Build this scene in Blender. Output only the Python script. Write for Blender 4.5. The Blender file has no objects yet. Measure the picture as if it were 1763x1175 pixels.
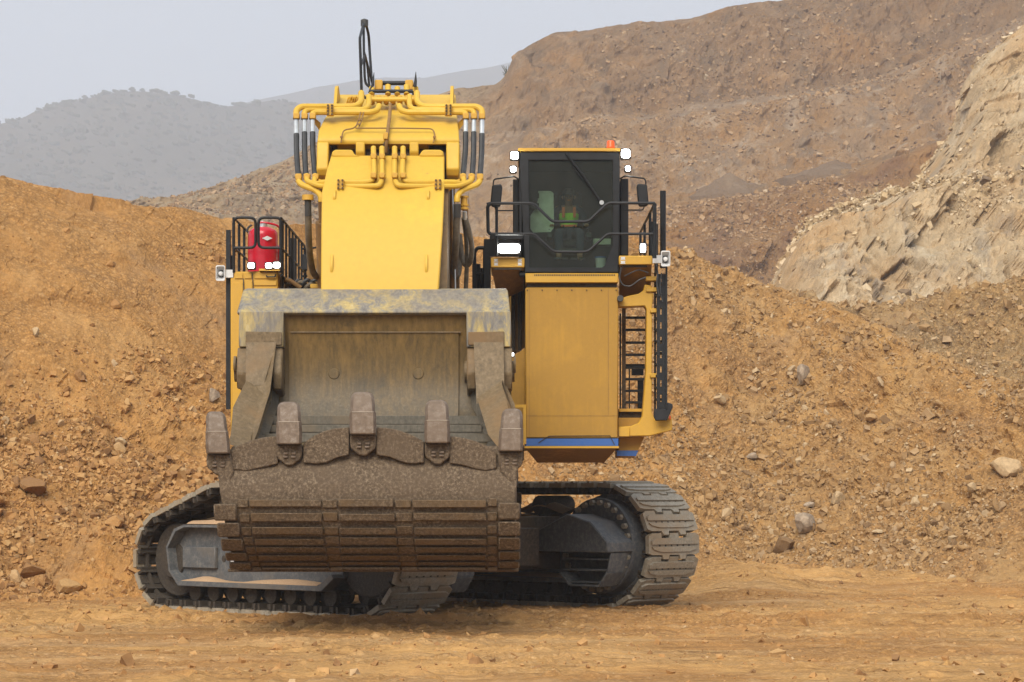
import bpy, math, random
import numpy as np
from mathutils import Vector, Matrix
random.seed(7)
rng = np.random.default_rng(7)
SC = bpy.context.scene
COL = SC.collection
# ---------------------------------------------------------------- camera, sky, sun, exposure
F, EYE, HOR = 4600.0, 1.93, 845.0          # focal length in photo pixels, eye height in metres, horizon row
cam_d = bpy.data.cameras.new('camera')
cam_d.sensor_width = 36.0
cam_d.lens = F/1763.0*36.0
cam_d.shift_y = (HOR-587.5)/1763.0
cam_d.clip_start, cam_d.clip_end = 0.5, 9000
cam = bpy.data.objects.new('camera', cam_d); COL.objects.link(cam)
cam.location = (0, 0, EYE); cam.rotation_euler = (math.radians(90), 0, 0)
SC.camera = cam
SUN_EL, SUN_AZ = math.radians(41), math.radians(194)      # sun behind the camera, a little to the left
world = bpy.data.worlds.new('World'); SC.world = world; world.use_nodes = True
wn = world.node_tree; wn.nodes.clear()
sky = wn.nodes.new('ShaderNodeTexSky'); sky.sky_type = 'NISHITA'; sky.sun_disc = False
sky.sun_elevation = SUN_EL; sky.sun_rotation = SUN_AZ; sky.air_density = 1.0; sky.dust_density = 3.0; sky.ozone_density = 1.0
bg = wn.nodes.new('ShaderNodeBackground'); bg.inputs['Strength'].default_value = 0.1
flat = wn.nodes.new('ShaderNodeMix'); flat.data_type = 'RGBA'                  # an even overcast layer over the clear sky
flat.inputs['Factor'].default_value = 0.9
flat.inputs['B'].default_value = (5.2, 5.8, 6.6, 1)
wo = wn.nodes.new('ShaderNodeOutputWorld')
wn.links.new(sky.outputs['Color'], flat.inputs['A'])
wn.links.new(flat.outputs['Result'], bg.inputs['Color'])
wn.links.new(bg.outputs['Background'], wo.inputs['Surface'])
sun_d = bpy.data.lights.new('sun', 'SUN'); sun_d.energy = 3.1; sun_d.angle = math.radians(42); sun_d.color = (1, .93, .81)
sun = bpy.data.objects.new('sun', sun_d); COL.objects.link(sun)
sv = Vector((math.sin(SUN_AZ)*math.cos(SUN_EL), math.cos(SUN_AZ)*math.cos(SUN_EL), math.sin(SUN_EL)))
sun.rotation_euler = sv.to_track_quat('Z', 'Y').to_euler(); sun.location = (0, -10, 60)
vs = SC.view_settings
SC.display_settings.display_device = 'sRGB'
vs.view_transform = 'Standard'; vs.look = 'None'; vs.gamma = 1; vs.use_curve_mapping = False; vs.exposure = 0.45
SC.render.engine = 'CYCLES'
cy = SC.cycles
cy.use_denoising = True; cy.max_bounces = 7; cy.diffuse_bounces = 3; cy.glossy_bounces = 3; cy.transmission_bounces = 4
cy.volume_bounces = 4; cy.transparent_max_bounces = 8; cy.caustics_reflective = False; cy.caustics_refractive = False

# ---------------------------------------------------------------- helpers
def P(px, py, Y):
    """world point seen at photo pixel (px,py) when it stands Y metres in front of the camera"""
    return ((px-881.5)/F*Y, Y, EYE+(HOR-py)/F*Y)
def XP(px, Y): return (px-881.5)/F*Y
def ZP(py, Y): return EYE+(HOR-py)/F*Y

def tag(o, label=None, cat=None, group=None, kind=None):
    if label: o['label'] = label
    if cat: o['category'] = cat
    if group: o['group'] = group
    if kind: o['kind'] = kind
    return o

def link(name, me, m=None, parent=None):
    o = bpy.data.objects.new(name, me); COL.objects.link(o)
    if parent: o.parent = parent
    return o

class MB:
    """collects shapes; build() links them as ONE mesh object"""
    def __init__(s, off=(0, 0, 0)): s.v = []; s.f = []; s.mi = []; s.m = 0; s.off = off
    def add(s, vs, fs):
        b = len(s.v); o = s.off
        s.v += [(p[0]-o[0], p[1]-o[1], p[2]-o[2]) for p in vs]
        s.f += [tuple(i+b for i in f) for f in fs]; s.mi += [s.m]*len(fs)
        return s
    def box(s, x0, x1, y0, y1, z0, z1):
        return s.add([(x0,y0,z0),(x1,y0,z0),(x1,y1,z0),(x0,y1,z0),(x0,y0,z1),(x1,y0,z1),(x1,y1,z1),(x0,y1,z1)],
              [(3,2,1,0),(4,5,6,7),(0,1,5,4),(1,2,6,5),(2,3,7,6),(3,0,4,7)])
    def pbox(s, px0, px1, py0, py1, Y, d):
        """box whose front face covers the photo rectangle at depth Y, d metres deep"""
        return s.box(XP(px0,Y), XP(px1,Y), Y, Y+d, ZP(py1,Y), ZP(py0,Y))
    def prism(s, pts, a, b, axis='y'):
        """closed 2-D outline extruded from a to b along an axis"""
        n = len(pts)
        area = sum(pts[i][0]*pts[(i+1)%n][1]-pts[(i+1)%n][0]*pts[i][1] for i in range(n))
        if area < 0: pts = pts[::-1]
        f = {'y': lambda p,t: (p[0],t,p[1]), 'x': lambda p,t: (t,p[0],p[1]), 'z': lambda p,t: (p[0],p[1],t)}[axis]
        V = [f(p,a) for p in pts]+[f(p,b) for p in pts]
        Fs = [tuple(range(n)), tuple(range(2*n-1,n-1,-1))]+[(i,i+n,(i+1)%n+n,(i+1)%n) for i in range(n)]
        if axis != 'y': Fs = [q[::-1] for q in Fs]
        return s.add(V, Fs)
    def pprism(s, pts, Y, d):
        return s.prism([(XP(x,Y), ZP(y,Y)) for x, y in pts], Y, Y+d, 'y')
    def ruled(s, A, B, closed=False):
        """strip of quads between two polylines"""
        n = len(A); V = list(A)+list(B)
        return s.add(V, [(i,(i+1)%n,(i+1)%n+n,i+n) for i in range(n if closed else n-1)])
    def tube(s, pts, r, n=8, bend=0.0, caps=True):
        pts = [Vector(p) for p in pts]
        if bend > 0 and len(pts) > 2:
            q = [pts[0]]
            for i in range(1, len(pts)-1):
                a, b, c = pts[i-1], pts[i], pts[i+1]
                e = min(bend, (a-b).length*.45, (c-b).length*.45)
                p0 = b+(a-b).normalized()*e; p2 = b+(c-b).normalized()*e
                for t in (0, .25, .5, .75, 1): q.append(p0*(1-t)**2+b*2*t*(1-t)+p2*t*t)
            q.append(pts[-1]); pts = q
        V = []; Fs = []
        d0 = (pts[1]-pts[0]).normalized()
        up = Vector((0,0,1)) if abs(d0.z) < .9 else Vector((1,0,0))
        x = d0.cross(up).normalized()
        for i, p in enumerate(pts):
            if i == 0: d = pts[1]-pts[0]
            elif i == len(pts)-1: d = pts[-1]-pts[-2]
            else: d = (pts[i+1]-p).normalized()+(p-pts[i-1]).normalized()
            if d.length < 1e-7: d = pts[i]-pts[i-1]
            d.normalize(); x = (x-d*x.dot(d)).normalized(); y = d.cross(x)
            rr = r[i] if isinstance(r, (list, tuple)) else r
            for k in range(n):
                a = 2*math.pi*k/n; V.append(tuple(p+(x*math.cos(a)+y*math.sin(a))*rr))
        for i in range(len(pts)-1):
            for k in range(n):
                a, b = i*n+k, i*n+(k+1)%n
                Fs.append((a, b, b+n, a+n))
        if caps: Fs += [tuple(range(n))[::-1], tuple(range((len(pts)-1)*n, len(pts)*n))]
        return s.add(V, Fs)
    def cyl(s, p0, p1, r, n=20, r2=None):
        return s.tube([p0, p1], [r, r if r2 is None else r2], n)
    def lathe(s, c, prof, n=24, axis='z'):
        """profile [(radius, height)] turned about an axis through c"""
        V = []; Fs = []; m = len(prof)
        for r, h in prof:
            for k in range(n):
                a = 2*math.pi*k/n; p, q = r*math.cos(a), r*math.sin(a)
                V.append({'z': (c[0]+p,c[1]+q,c[2]+h), 'y': (c[0]+p,c[1]+h,c[2]+q), 'x': (c[0]+h,c[1]+p,c[2]+q)}[axis])
        for i in range(m-1):
            for k in range(n):
                a, b = i*n+k, i*n+(k+1)%n; Fs.append((a,b,b+n,a+n))
        Fs += [tuple(range(n))[::-1], tuple(range((m-1)*n, m*n))]
        if axis == 'y': Fs = [q[::-1] for q in Fs]
        return s.add(V, Fs)
    def mesh(s, name, mats, bevel=0):
        me = bpy.data.meshes.new(name); me.from_pydata(s.v, [], s.f)
        for m in (mats if isinstance(mats, (list, tuple)) else [mats]): me.materials.append(m)
        me.polygons.foreach_set('material_index', s.mi)
        me.polygons.foreach_set('use_smooth', [True]*len(s.f))
        me.update(); me.set_sharp_from_angle(angle=math.radians(34))
        return me
    def build(s, name, mats, parent=None, bevel=0, seg=1):
        o = link(name, s.mesh(name, mats), parent=parent)
        if bevel: bev(o, bevel, seg)
        return o
def bev(o, w, seg=1):
    b = o.modifiers.new('bevel', 'BEVEL'); b.width = w; b.segments = seg; b.limit_method = 'ANGLE'; b.angle_limit = math.radians(32)
    b.harden_normals = False
    return o
def clone(o, parent=None, children=True):
    c = o.copy(); COL.objects.link(c); c.parent = parent
    if children:
        for ch in [q for q in COL.objects if q.parent == o]: clone(ch, c)
    return c

# ---------------------------------------------------------------- numpy noise
def _h(ix, iy, iz, seed):
    n = (ix*374761393 + iy*668265263 + iz*2147483647 + seed*974634777) & 0xffffffff
    n = ((n ^ (n >> 13))*1274126177) & 0xffffffff
    n = ((n ^ (n >> 16))*2246822519) & 0xffffffff
    return ((n ^ (n >> 15)) & 0xffffff)/float(0xffffff)*2-1
def vnoise(x, y, z, seed=0):
    xi, yi, zi = np.floor(x).astype(np.int64), np.floor(y).astype(np.int64), np.floor(z).astype(np.int64)
    u, v, w = x-xi, y-yi, z-zi
    u, v, w = u*u*(3-2*u), v*v*(3-2*v), w*w*(3-2*w)
    r = 0
    for a in (0, 1):
        for b in (0, 1):
            for c in (0, 1):
                r = r+_h(xi+a, yi+b, zi+c, seed)*(u if a else 1-u)*(v if b else 1-v)*(w if c else 1-w)
    return r
def fbm(x, y, z, octv=4, seed=0, gain=.5, ridged=False):
    r, a, f, t = 0, 1.0, 1.0, 0
    for i in range(octv):
        n = vnoise(x*f+i*17.3, y*f+i*5.1, z*f+i*9.7, seed+i)
        if ridged: n = 1-2*np.abs(n)
        r = r+n*a; t += a; a *= gain; f *= 2.07
    return r/t

def cells(x, y, z, seed=0, jit=.9):
    """random value of the nearest Worley cell: flat facets and blocks"""
    xi, yi, zi = np.floor(x).astype(np.int64), np.floor(y).astype(np.int64), np.floor(z).astype(np.int64)
    best = np.full(x.shape, 9e9); val = np.zeros(x.shape)
    for a in (-1, 0, 1):
        for b in (-1, 0, 1):
            for c in (-1, 0, 1):
                p, q, s = xi+a, yi+b, zi+c
                dx = p+.5+.5*jit*_h(p, q, s, seed)-x; dy = q+.5+.5*jit*_h(p, q, s, seed+1)-y; dz = s+.5+.5*jit*_h(p, q, s, seed+2)-z
                d = dx*dx+dy*dy+dz*dz; r = _h(p, q, s, seed+3)+dx*.9*_h(p, q, s, seed+4)+dz*.9*_h(p, q, s, seed+5)
                m = d < best; best = np.where(m, d, best); val = np.where(m, r, val)
    return val
def grid_mesh(name, G, m, kind='structure'):
    nv, nu = G.shape[:2]
    me = bpy.data.meshes.new(name)
    idx = np.arange(nv*nu).reshape(nv, nu)
    q = np.stack([idx[:-1,:-1], idx[:-1,1:], idx[1:,1:], idx[1:,:-1]], -1).reshape(-1, 4)
    fast_mesh(me, G.reshape(-1,3), q)
    me.materials.append(m)
    o = bpy.data.objects.new(name, me); COL.objects.link(o)
    if kind: o['kind'] = kind
    return o
def fast_mesh(me, V, Q):
    k = Q.shape[1]
    me.vertices.add(len(V)); me.vertices.foreach_set('co', np.ascontiguousarray(V, dtype=np.float32).ravel())
    me.loops.add(Q.size); me.loops.foreach_set('vertex_index', np.ascontiguousarray(Q, dtype=np.int32).ravel())
    me.polygons.add(len(Q)); me.polygons.foreach_set('loop_start', np.arange(0, Q.size, k, dtype=np.int32))
    me.polygons.foreach_set('loop_total', np.full(len(Q), k, dtype=np.int32))
    me.polygons.foreach_set('use_smooth', np.zeros(len(Q), dtype=bool))
    me.update(calc_edges=True)
def normals(G):
    du = np.gradient(G, axis=1); dv = np.gradient(G, axis=0)
    n = np.cross(du, dv); n /= (np.linalg.norm(n, axis=-1, keepdims=True)+1e-9)
    n *= np.where(n[...,1:2] > 0, -1, 1)*np.where(np.abs(n[...,1:2]) < 1e-6, 0, 1)+np.where(np.abs(n[...,1:2]) < 1e-6, 1, 0)
    return n
def smooth(A, n, axis):
    for _ in range(n):
        B = A.copy(); sl = [slice(None)]*A.ndim; s0 = list(sl); s1 = list(sl); s2 = list(sl)
        s0[axis] = slice(0,-2); s1[axis] = slice(1,-1); s2[axis] = slice(2,None)
        B[tuple(s1)] = (A[tuple(s0)]+2*A[tuple(s1)]+A[tuple(s2)])/4; A = B
    return A
def loft(rows, px0, px1, nu, nvs, sm=(2, 3)):
    """rows: polylines [(px, py, Y)...] from the bottom up; the surface runs through them at their true distances"""
    px = np.linspace(px0, px1, nu); R = []
    for r in rows:
        r = np.array(r, float); py = np.interp(px, r[:,0], r[:,1]); Y = np.interp(px, r[:,0], r[:,2])
        if r.shape[1] > 3: X = (px-881.5)/F*Y; R.append(np.stack([X, Y, np.interp(px, r[:,0], r[:,3])], -1))
        else: R.append(np.stack([(px-881.5)/F*Y, Y, EYE+(HOR-py)/F*Y], -1))
    G = []
    for i in range(len(R)-1):
        t = np.linspace(0, 1, nvs[i], endpoint=(i == len(R)-2))[:,None,None]
        G.append(R[i][None]*(1-t)+R[i+1][None]*t)
    G = np.concatenate(G, 0)
    G = smooth(G, sm[0], 1); G = smooth(G, sm[1], 0)
    return G
# ---------------------------------------------------------------- materials
def nn(nt, t, ins=None, **kw):
    n = nt.nodes.new('ShaderNode'+t)
    for k, v in kw.items(): setattr(n, k, v)
    for k, v in (ins or {}).items():
        s = n.inputs[k]
        if hasattr(v, 'is_linked') or isinstance(v, bpy.types.NodeSocket): nt.links.new(v, s)
        else: s.default_value = v
    return n
def new_mat(name, rough=.6, metal=0, spec=.4):
    m = bpy.data.materials.new(name); m.use_nodes = True; nt = m.node_tree
    b = nt.nodes['Principled BSDF']; b.inputs['Roughness'].default_value = rough; b.inputs['Metallic'].default_value = metal
    b.inputs['Specular IOR Level'].default_value = spec
    return m, nt, b
def c4(c): return (c[0], c[1], c[2], 1)
def mixc(nt, f, a, b, mode='MIX'):
    n = nt.nodes.new('ShaderNodeMix'); n.data_type = 'RGBA'; n.blend_type = mode
    for s, v in ((n.inputs['Factor'], f), (n.inputs['A'], a), (n.inputs['B'], b)):
        if isinstance(v, bpy.types.NodeSocket): nt.links.new(v, s)
        elif isinstance(v, tuple) and len(v) == 3: s.default_value = c4(v)
        else: s.default_value = v
    return n.outputs['Result']
def ramp(nt, fac, stops, interp='LINEAR'):
    n = nt.nodes.new('ShaderNodeValToRGB'); nt.links.new(fac, n.inputs['Fac']); cr = n.color_ramp; cr.interpolation = interp
    while len(cr.elements) < len(stops): cr.elements.new(.5)
    for e, (p, c) in zip(cr.elements, stops):
        e.position = p; e.color = c4(c) if isinstance(c, tuple) else (c, c, c, 1)
    return n.outputs['Color']
def coords(nt, scale=(1,1,1), kind='Object', rot=(0,0,0)):
    t = nt.nodes.new('ShaderNodeTexCoord'); mp = nt.nodes.new('ShaderNodeMapping')
    mp.inputs['Scale'].default_value = scale; mp.inputs['Rotation'].default_value = rot
    nt.links.new(t.outputs[kind], mp.inputs['Vector']); return mp.outputs['Vector']
def noise(nt, vec, s, det=6, rough=.6, dist=0):
    n = nn(nt, 'TexNoise', {'Vector': vec, 'Scale': s, 'Detail': det, 'Roughness': rough, 'Distortion': dist}); return n.outputs['Fac']
def bump(nt, b, h, dist, strength=1.0):
    n = nn(nt, 'Bump', {'Height': h, 'Strength': strength, 'Distance': dist}); nt.links.new(n.outputs['Normal'], b.inputs['Normal'])
def math_(nt, op, a, b=0.0, clamp=False):
    n = nt.nodes.new('ShaderNodeMath'); n.operation = op; n.use_clamp = clamp
    for i, v in enumerate((a, b)):
        if isinstance(v, bpy.types.NodeSocket): nt.links.new(v, n.inputs[i])
        else: n.inputs[i].default_value = v
    return n.outputs[0]
def col(nt, b, c): nt.links.new(c, b.inputs['Base Color'])

def paint(name, c, dirt, amount=.5, rough=.38, scale=1.0, streak=1.0, worn=None):
    """coloured paint with dust and rain streaks of its own"""
    m, nt, b = new_mat(name, rough, 0, .5)
    v = coords(nt, (1,1,1)); vs_ = coords(nt, (6,6,.5))
    n1 = noise(nt, v, 1.3*scale, 8, .65, .3); n2 = noise(nt, vs_, 2.2, 5, .6); n3 = noise(nt, v, 22*scale, 4, .7)
    f = math_(nt, 'MULTIPLY', n1, math_(nt, 'ADD', math_(nt, 'MULTIPLY', n2, streak), 1-streak*.5))
    f = math_(nt, 'MULTIPLY', ramp(nt, f, [(.22, 0.0), (.5, 1.0)]), amount, True)
    cc = mixc(nt, f, c, dirt)
    cc = mixc(nt, .25, cc, mixc(nt, ramp(nt, n3, [(.3, .7), (.7, 1.0)]), (0,0,0), cc), 'MIX')
    if worn:
        w = ramp(nt, noise(nt, v, 3.1*scale, 10, .75, .4), [(.52-worn[1]*.2, 0.0), (.58-worn[1]*.2, 1.0)])
        cc = mixc(nt, w, cc, worn[0])
    col(nt, b, cc)
    nt.links.new(math_(nt, 'ADD', math_(nt, 'MULTIPLY', f, .35), rough, True), b.inputs['Roughness'])
    bump(nt, b, n3, .002, .3)
    return m
def mud(name, dark, mid, light, speck=.35, scale=1.0, tint=None, rough=.8, stretch=(1,1,1), bd=.012):
    m, nt, b = new_mat(name, rough, 0, .25)
    v = coords(nt, stretch)
    oi = nn(nt, 'ObjectInfo'); rv = nn(nt, 'CombineXYZ', {0: math_(nt, 'MULTIPLY', oi.outputs['Random'], 40.0), 1: math_(nt, 'MULTIPLY', oi.outputs['Random'], 23.0)}).outputs[0]
    v = nn(nt, 'VectorMath', {0: v, 1: rv}, operation='ADD').outputs[0]
    n1 = noise(nt, v, 1.6*scale, 8, .6, .4); n2 = noise(nt, v, 26*scale, 6, .75); n3 = noise(nt, coords(nt, (14,14,2)), 2.5*scale, 5, .7)
    cc = ramp(nt, n2, [(.3, dark), (.5, mid), (.72, light)])
    cc = mixc(nt, math_(nt, 'MULTIPLY', ramp(nt, n1, [(.35, 0.0), (.7, 1.0)]), .7), cc, mid)
    if tint: cc = mixc(nt, math_(nt, 'MULTIPLY', ramp(nt, n1, [(.5, 0.0), (.62, 1.0)]), tint[1]), cc, tint[0])
    cc = mixc(nt, math_(nt, 'MULTIPLY', ramp(nt, n3, [(.6, 0.0), (.75, 1.0)]), speck), cc, light)
    col(nt, b, cc); bump(nt, b, math_(nt, 'ADD', n2, math_(nt, 'MULTIPLY', n1, 2.0)), bd, .8)
    return m
def earth(name, base, alt, pale, dark, s=1.0, crev=.55, stretch=(1,1,1), rot=(0,0,0), peb=0.0, pebs=(9, 22), patch=(.45,.62), bd=.05, gray=None, far=False, palef=.5, second=None, gr=(.5,.63), cracks=None):
    """soil or rock: broad patches, streaks down the slope, pebble cells and fine grain"""
    m, nt, b = new_mat(name, .95, 0, .12)
    v = coords(nt); vs_ = coords(nt, stretch, rot=rot); pb_, pa_, pp_, pd_ = base, alt, pale, dark
    if second:                                                     # the soil changes along the bank, east of x = second[4]
        sx = nn(nt, 'SeparateXYZ', {'Vector': v}).outputs[0]; nz = noise(nt, v, .35 if len(second) < 6 else .05, 6, .7)
        tf = math_(nt, 'MULTIPLY', math_(nt, 'ADD', math_(nt, 'SUBTRACT', sx, second[4]), math_(nt, 'MULTIPLY', math_(nt, 'SUBTRACT', nz, .5), 9.0 if len(second) < 6 else 60.0)), .35 if len(second) < 6 else second[5], True)
        base, alt, pale, dark = [mixc(nt, tf, a, b) for a, b in zip((base, alt, pale, dark), second[:4])]
    n1 = noise(nt, v, .16*s, 7, .6, .5); n2 = noise(nt, vs_, .5*s, 8, .65, .6); n3 = noise(nt, vs_, 3.0*s, 8, .72, .3); n4 = noise(nt, v, 14*s, 5, .75)
    cc = mixc(nt, ramp(nt, n1, [(patch[0], 0.0), (patch[1], 1.0)]), base, alt)
    cc = mixc(nt, math_(nt, 'MULTIPLY', ramp(nt, n2, [(.5, 0.0), (.68, 1.0)]), palef), cc, pale)
    cc = mixc(nt, math_(nt, 'MULTIPLY', ramp(nt, n3, [(.32, 1.0), (.47, 0.0)]), crev), cc, dark)
    if gray: 
        ng = noise(nt, coords(nt, stretch, rot=(.3,.5,1.0)), .33*s, 9, .62, .9)
        cc = mixc(nt, math_(nt, 'MULTIPLY', ramp(nt, ng, [(gr[0], 0.0), (gr[1], 1.0)]), .7), cc, gray)
    if peb > 0:
        for sc_, w in ((pebs[0], peb), (pebs[1], peb*.8)):
            vo = nn(nt, 'TexVoronoi', {'Vector': v, 'Scale': sc_, 'Randomness': 1.0}, feature='F1')
            sep = nn(nt, 'SeparateColor', {'Color': vo.outputs['Color']})
            pc = ramp(nt, sep.outputs[0], [(0, tuple(x*.62 for x in pb_)), (.4, pb_), (.75, tuple(min(1,x*1.15+.01) for x in pa_)), (1, tuple(min(1,x*1.1+.02) for x in pp_))])
            edge = ramp(nt, vo.outputs['Distance'], [(.3, 1.0), (.62, 0.0)])
            pc = mixc(nt, edge, tuple(x*.85 for x in pd_), pc)
            msk = ramp(nt, noise(nt, v, .55*s, 6, .6, .3), [(.36, .15), (.56, 1.0)])
            cc = mixc(nt, math_(nt, 'MULTIPLY', msk, w), cc, pc)
    if cracks:                                                     # joints in the rock: thin broken lines at two sizes
        wv = nn(nt, 'TexNoise', {'Vector': v, 'Scale': cracks[0]*1.3, 'Detail': 5.0, 'Roughness': .65})
        w1 = nn(nt, 'VectorMath', {0: wv.outputs['Color'], 1: (2.2/cracks[0],)*3}, operation='MULTIPLY').outputs[0]
        sc3 = nn(nt, 'VectorMath', {0: v, 1: w1}, operation='ADD').outputs[0]
        sc3 = nn(nt, 'VectorMath', {0: sc3, 1: (1.25, .6, .7)}, operation='MULTIPLY').outputs[0]
        for k_, (cs, th) in enumerate(((cracks[0], .05), (cracks[0]*3.1, .07))):
            ve = nn(nt, 'TexVoronoi', {'Vector': sc3, 'Scale': cs}, feature='DISTANCE_TO_EDGE')
            lm = math_(nt, 'MULTIPLY', ramp(nt, ve.outputs['Distance'], [(0.0, 1.0), (th, 0.0)]), ramp(nt, noise(nt, v, cs*.35, 5, .6), [(.48, 0.0), (.62, cracks[1])]))
            cc = mixc(nt, lm, cc, dark)
            vc = nn(nt, 'TexVoronoi', {'Vector': sc3, 'Scale': cs}, feature='F1'); rc = nn(nt, 'SeparateColor', {'Color': vc.outputs['Color']}).outputs[0]
            cc = mixc(nt, .6, cc, ramp(nt, rc, [(0, .78), (1, 1.0)]), 'MULTIPLY')
    cc = mixc(nt, .5, cc, ramp(nt, n4, [(.25, .6), (.7, 1.0)]), 'MULTIPLY')
    col(nt, b, cc)
    h = math_(nt, 'ADD', math_(nt, 'MULTIPLY', n3, 2.0), n4)
    bump(nt, b, h, bd, .9)
    return m
def simple(name, c, rough=.5, metal=0, var=.15, scale=8, spec=.4):
    m, nt, b = new_mat(name, rough, metal, spec)
    n = noise(nt, coords(nt), scale, 6, .65)
    col(nt, b, ramp(nt, n, [(.3, tuple(x*(1-var*1.6) for x in c)), (.7, tuple(min(1, x*(1+var)) for x in c))]))
    return m
def glow(name, c, e):
    m, nt, b = new_mat(name, .3); b.inputs['Base Color'].default_value = c4(c)
    b.inputs['Emission Color'].default_value = c4(c); b.inputs['Emission Strength'].default_value = e
    return m
M = {}
DUST = (.30, .19, .10)
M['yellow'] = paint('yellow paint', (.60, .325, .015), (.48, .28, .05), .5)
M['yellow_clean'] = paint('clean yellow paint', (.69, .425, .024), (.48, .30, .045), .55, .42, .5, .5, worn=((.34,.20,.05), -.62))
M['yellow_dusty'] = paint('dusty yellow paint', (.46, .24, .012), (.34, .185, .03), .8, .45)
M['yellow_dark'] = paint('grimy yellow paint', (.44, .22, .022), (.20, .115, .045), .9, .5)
M['blue'] = paint('blue stripe paint', (.012, .10, .38), (.08, .13, .26), .3, .4)
def worn_rim():
    m, nt, b = new_mat('worn bucket rim', .55, 0, .3)
    v = coords(nt, (1,1,1)); w = coords(nt, (3.2,3.2,1.0))
    n1 = noise(nt, w, 1.5, 10, .78, .5); n2 = noise(nt, v, .8, 5, .6, .3); n3 = noise(nt, coords(nt,(10,10,1.2)), 2.0, 6, .75)
    c = ramp(nt, n1, [(.36, (.135,.125,.115)), (.46, (.22,.205,.185)), (.52, (.33,.27,.15)), (.60, (.50,.37,.13)), (.72, (.58,.50,.33))])
    c = mixc(nt, math_(nt, 'MULTIPLY', ramp(nt, n2, [(.42, 0.0), (.62, 1.0)]), .75), c, mixc(nt, n3, (.14,.125,.115), (.30,.25,.18)))
    c = mixc(nt, .6, c, ramp(nt, n3, [(.3, .5), (.6, 1.0)]), 'MULTIPLY')
    col(nt, b, c); bump(nt, b, n1, .004, .5); return m
M['lip'] = worn_rim()
M['mud'] = mud('dried mud over steel', (.032,.023,.015), (.105,.073,.046), (.29,.225,.155), .4, 1.0)
M['mudbar'] = mud('muddy wear steel', (.032,.022,.014), (.105,.072,.043), (.27,.205,.14), .4, 1.0, ((.15,.09,.04), .4))
M['tooth'] = mud('worn tooth steel', (.10,.072,.052), (.155,.112,.08), (.28,.235,.195), .35, .5, None, .6, bd=.003)
def inner_plate():
    m, nt, b = new_mat('bucket inner plate', .5, 0, .3); v = coords(nt); st = coords(nt, (9,9,.7))
    n1 = noise(nt, v, .9, 8, .65, .5); n2 = noise(nt, v, 24, 6, .75); n3 = noise(nt, st, 1.6, 6, .7)
    z = nn(nt, 'SeparateXYZ', {'Vector': v}).outputs[2]
    zr = nn(nt, 'MapRange', {'Value': z, 'From Min': 3.1, 'From Max': 4.45}).outputs[0]        # ochre dust settled on the upper half
    f = math_(nt, 'ADD', math_(nt, 'MULTIPLY', zr, .9), math_(nt, 'SUBTRACT', math_(nt, 'ADD', n1, math_(nt, 'MULTIPLY', n3, .5)), .52), True)
    steel = ramp(nt, n2, [(.3, (.040,.033,.022)), (.55, (.075,.060,.038)), (.75, (.14,.12,.085))])
    rust = ramp(nt, n3, [(.3, (.12,.078,.028)), (.7, (.24,.145,.05))])
    c = mixc(nt, f, steel, rust)
    c = mixc(nt, math_(nt, 'MULTIPLY', ramp(nt, noise(nt, coords(nt, (1.6,1.6,.9)), 1.4, 8, .7, .6), [(.52, 0.0), (.66, 1.0)]), .6), c, (.05,.042,.03))
    col(nt, b, c); bump(nt, b, n2, .003, .5); return m
M['inner'] = inner_plate()
M['seam'] = simple('pale dusty seam', (.42,.36,.29), .8)
M['inner_dark'] = mud('bucket lower plate', (.065,.058,.046), (.11,.095,.072), (.18,.155,.12), .35, .6, ((.17,.12,.07), .5), .5, (1.5,1.5,.8), .003)
M['jaw'] = mud('dusty jaw steel', (.075,.056,.034), (.15,.105,.056), (.25,.18,.11), .3, .6, ((.21,.12,.05), .6), .6, (1,1,.8), .003)
M['track'] = mud('worn track steel', (.155,.135,.105), (.27,.235,.18), (.42,.375,.30), .35, .8, ((.28,.20,.12), .7), .5, bd=.003)
M['frame'] = mud('blue grey frame paint', (.06,.065,.072), (.10,.105,.11), (.22,.205,.18), .4, .5, ((.18,.14,.10), .4), .5, bd=.002)
M['grime'] = mud('greasy dark steel', (.022,.018,.015), (.05,.04,.031), (.11,.09,.065), .3, 1, None, .7)
M['body_dark'] = mud('dirty undercarriage', (.03,.024,.018), (.075,.055,.038), (.15,.11,.075), .35, .6, ((.13,.075,.03), .5))
M['sand'] = mud('fine orange sand', (.33,.20,.11), (.43,.28,.165), (.52,.37,.24), .2, 1.5, None, .95)
M['black'] = simple('black paint', (.010,.011,.013), .5, 0, .3, 8, .3)
M['charcoal'] = simple('charcoal plastic', (.016,.017,.02), .55, 0, .2, 8, .3)
M['hose'] = simple('black rubber hose', (.035,.037,.04), .45, 0, .25)
M['hose_dusty'] = simple('dusty rubber hose', (.16,.135,.10), .75, 0, .3)
M['silver'] = simple('bright fitting steel', (.62,.66,.68), .3, .6)
M['red'] = simple('red paint', (.52,.010,.028), .25, 0, .12, 5, .5)
M['white'] = simple('white plastic', (.62,.62,.62), .5)
M['cream'] = simple('pale panel', (.55,.58,.50), .7)
M['orange'] = glow('orange beacon plastic', (.80,.10,.015), .12)
M['lamp'] = glow('lit lamp lens', (1,.99,.94), 14)
M['lamp_hot'] = glow('bright lamp lens', (1,1,.93), 40)
M['lampcase'] = simple('lamp housing', (.045,.045,.045), .5)
M['interior'] = simple('dark cab interior', (.022,.026,.024), .8)
M['skin'] = simple('skin', (.30,.16,.10), .6)
M['vest'] = simple('lime safety vest', (.45,.80,.05), .8)
M['vest_stripe'] = simple('orange vest stripe', (.85,.22,.08), .8)
M['trousers'] = simple('navy work trousers', (.03,.04,.07), .9)
M['helmet'] = simple('dark cap', (.05,.05,.06), .6)
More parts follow.
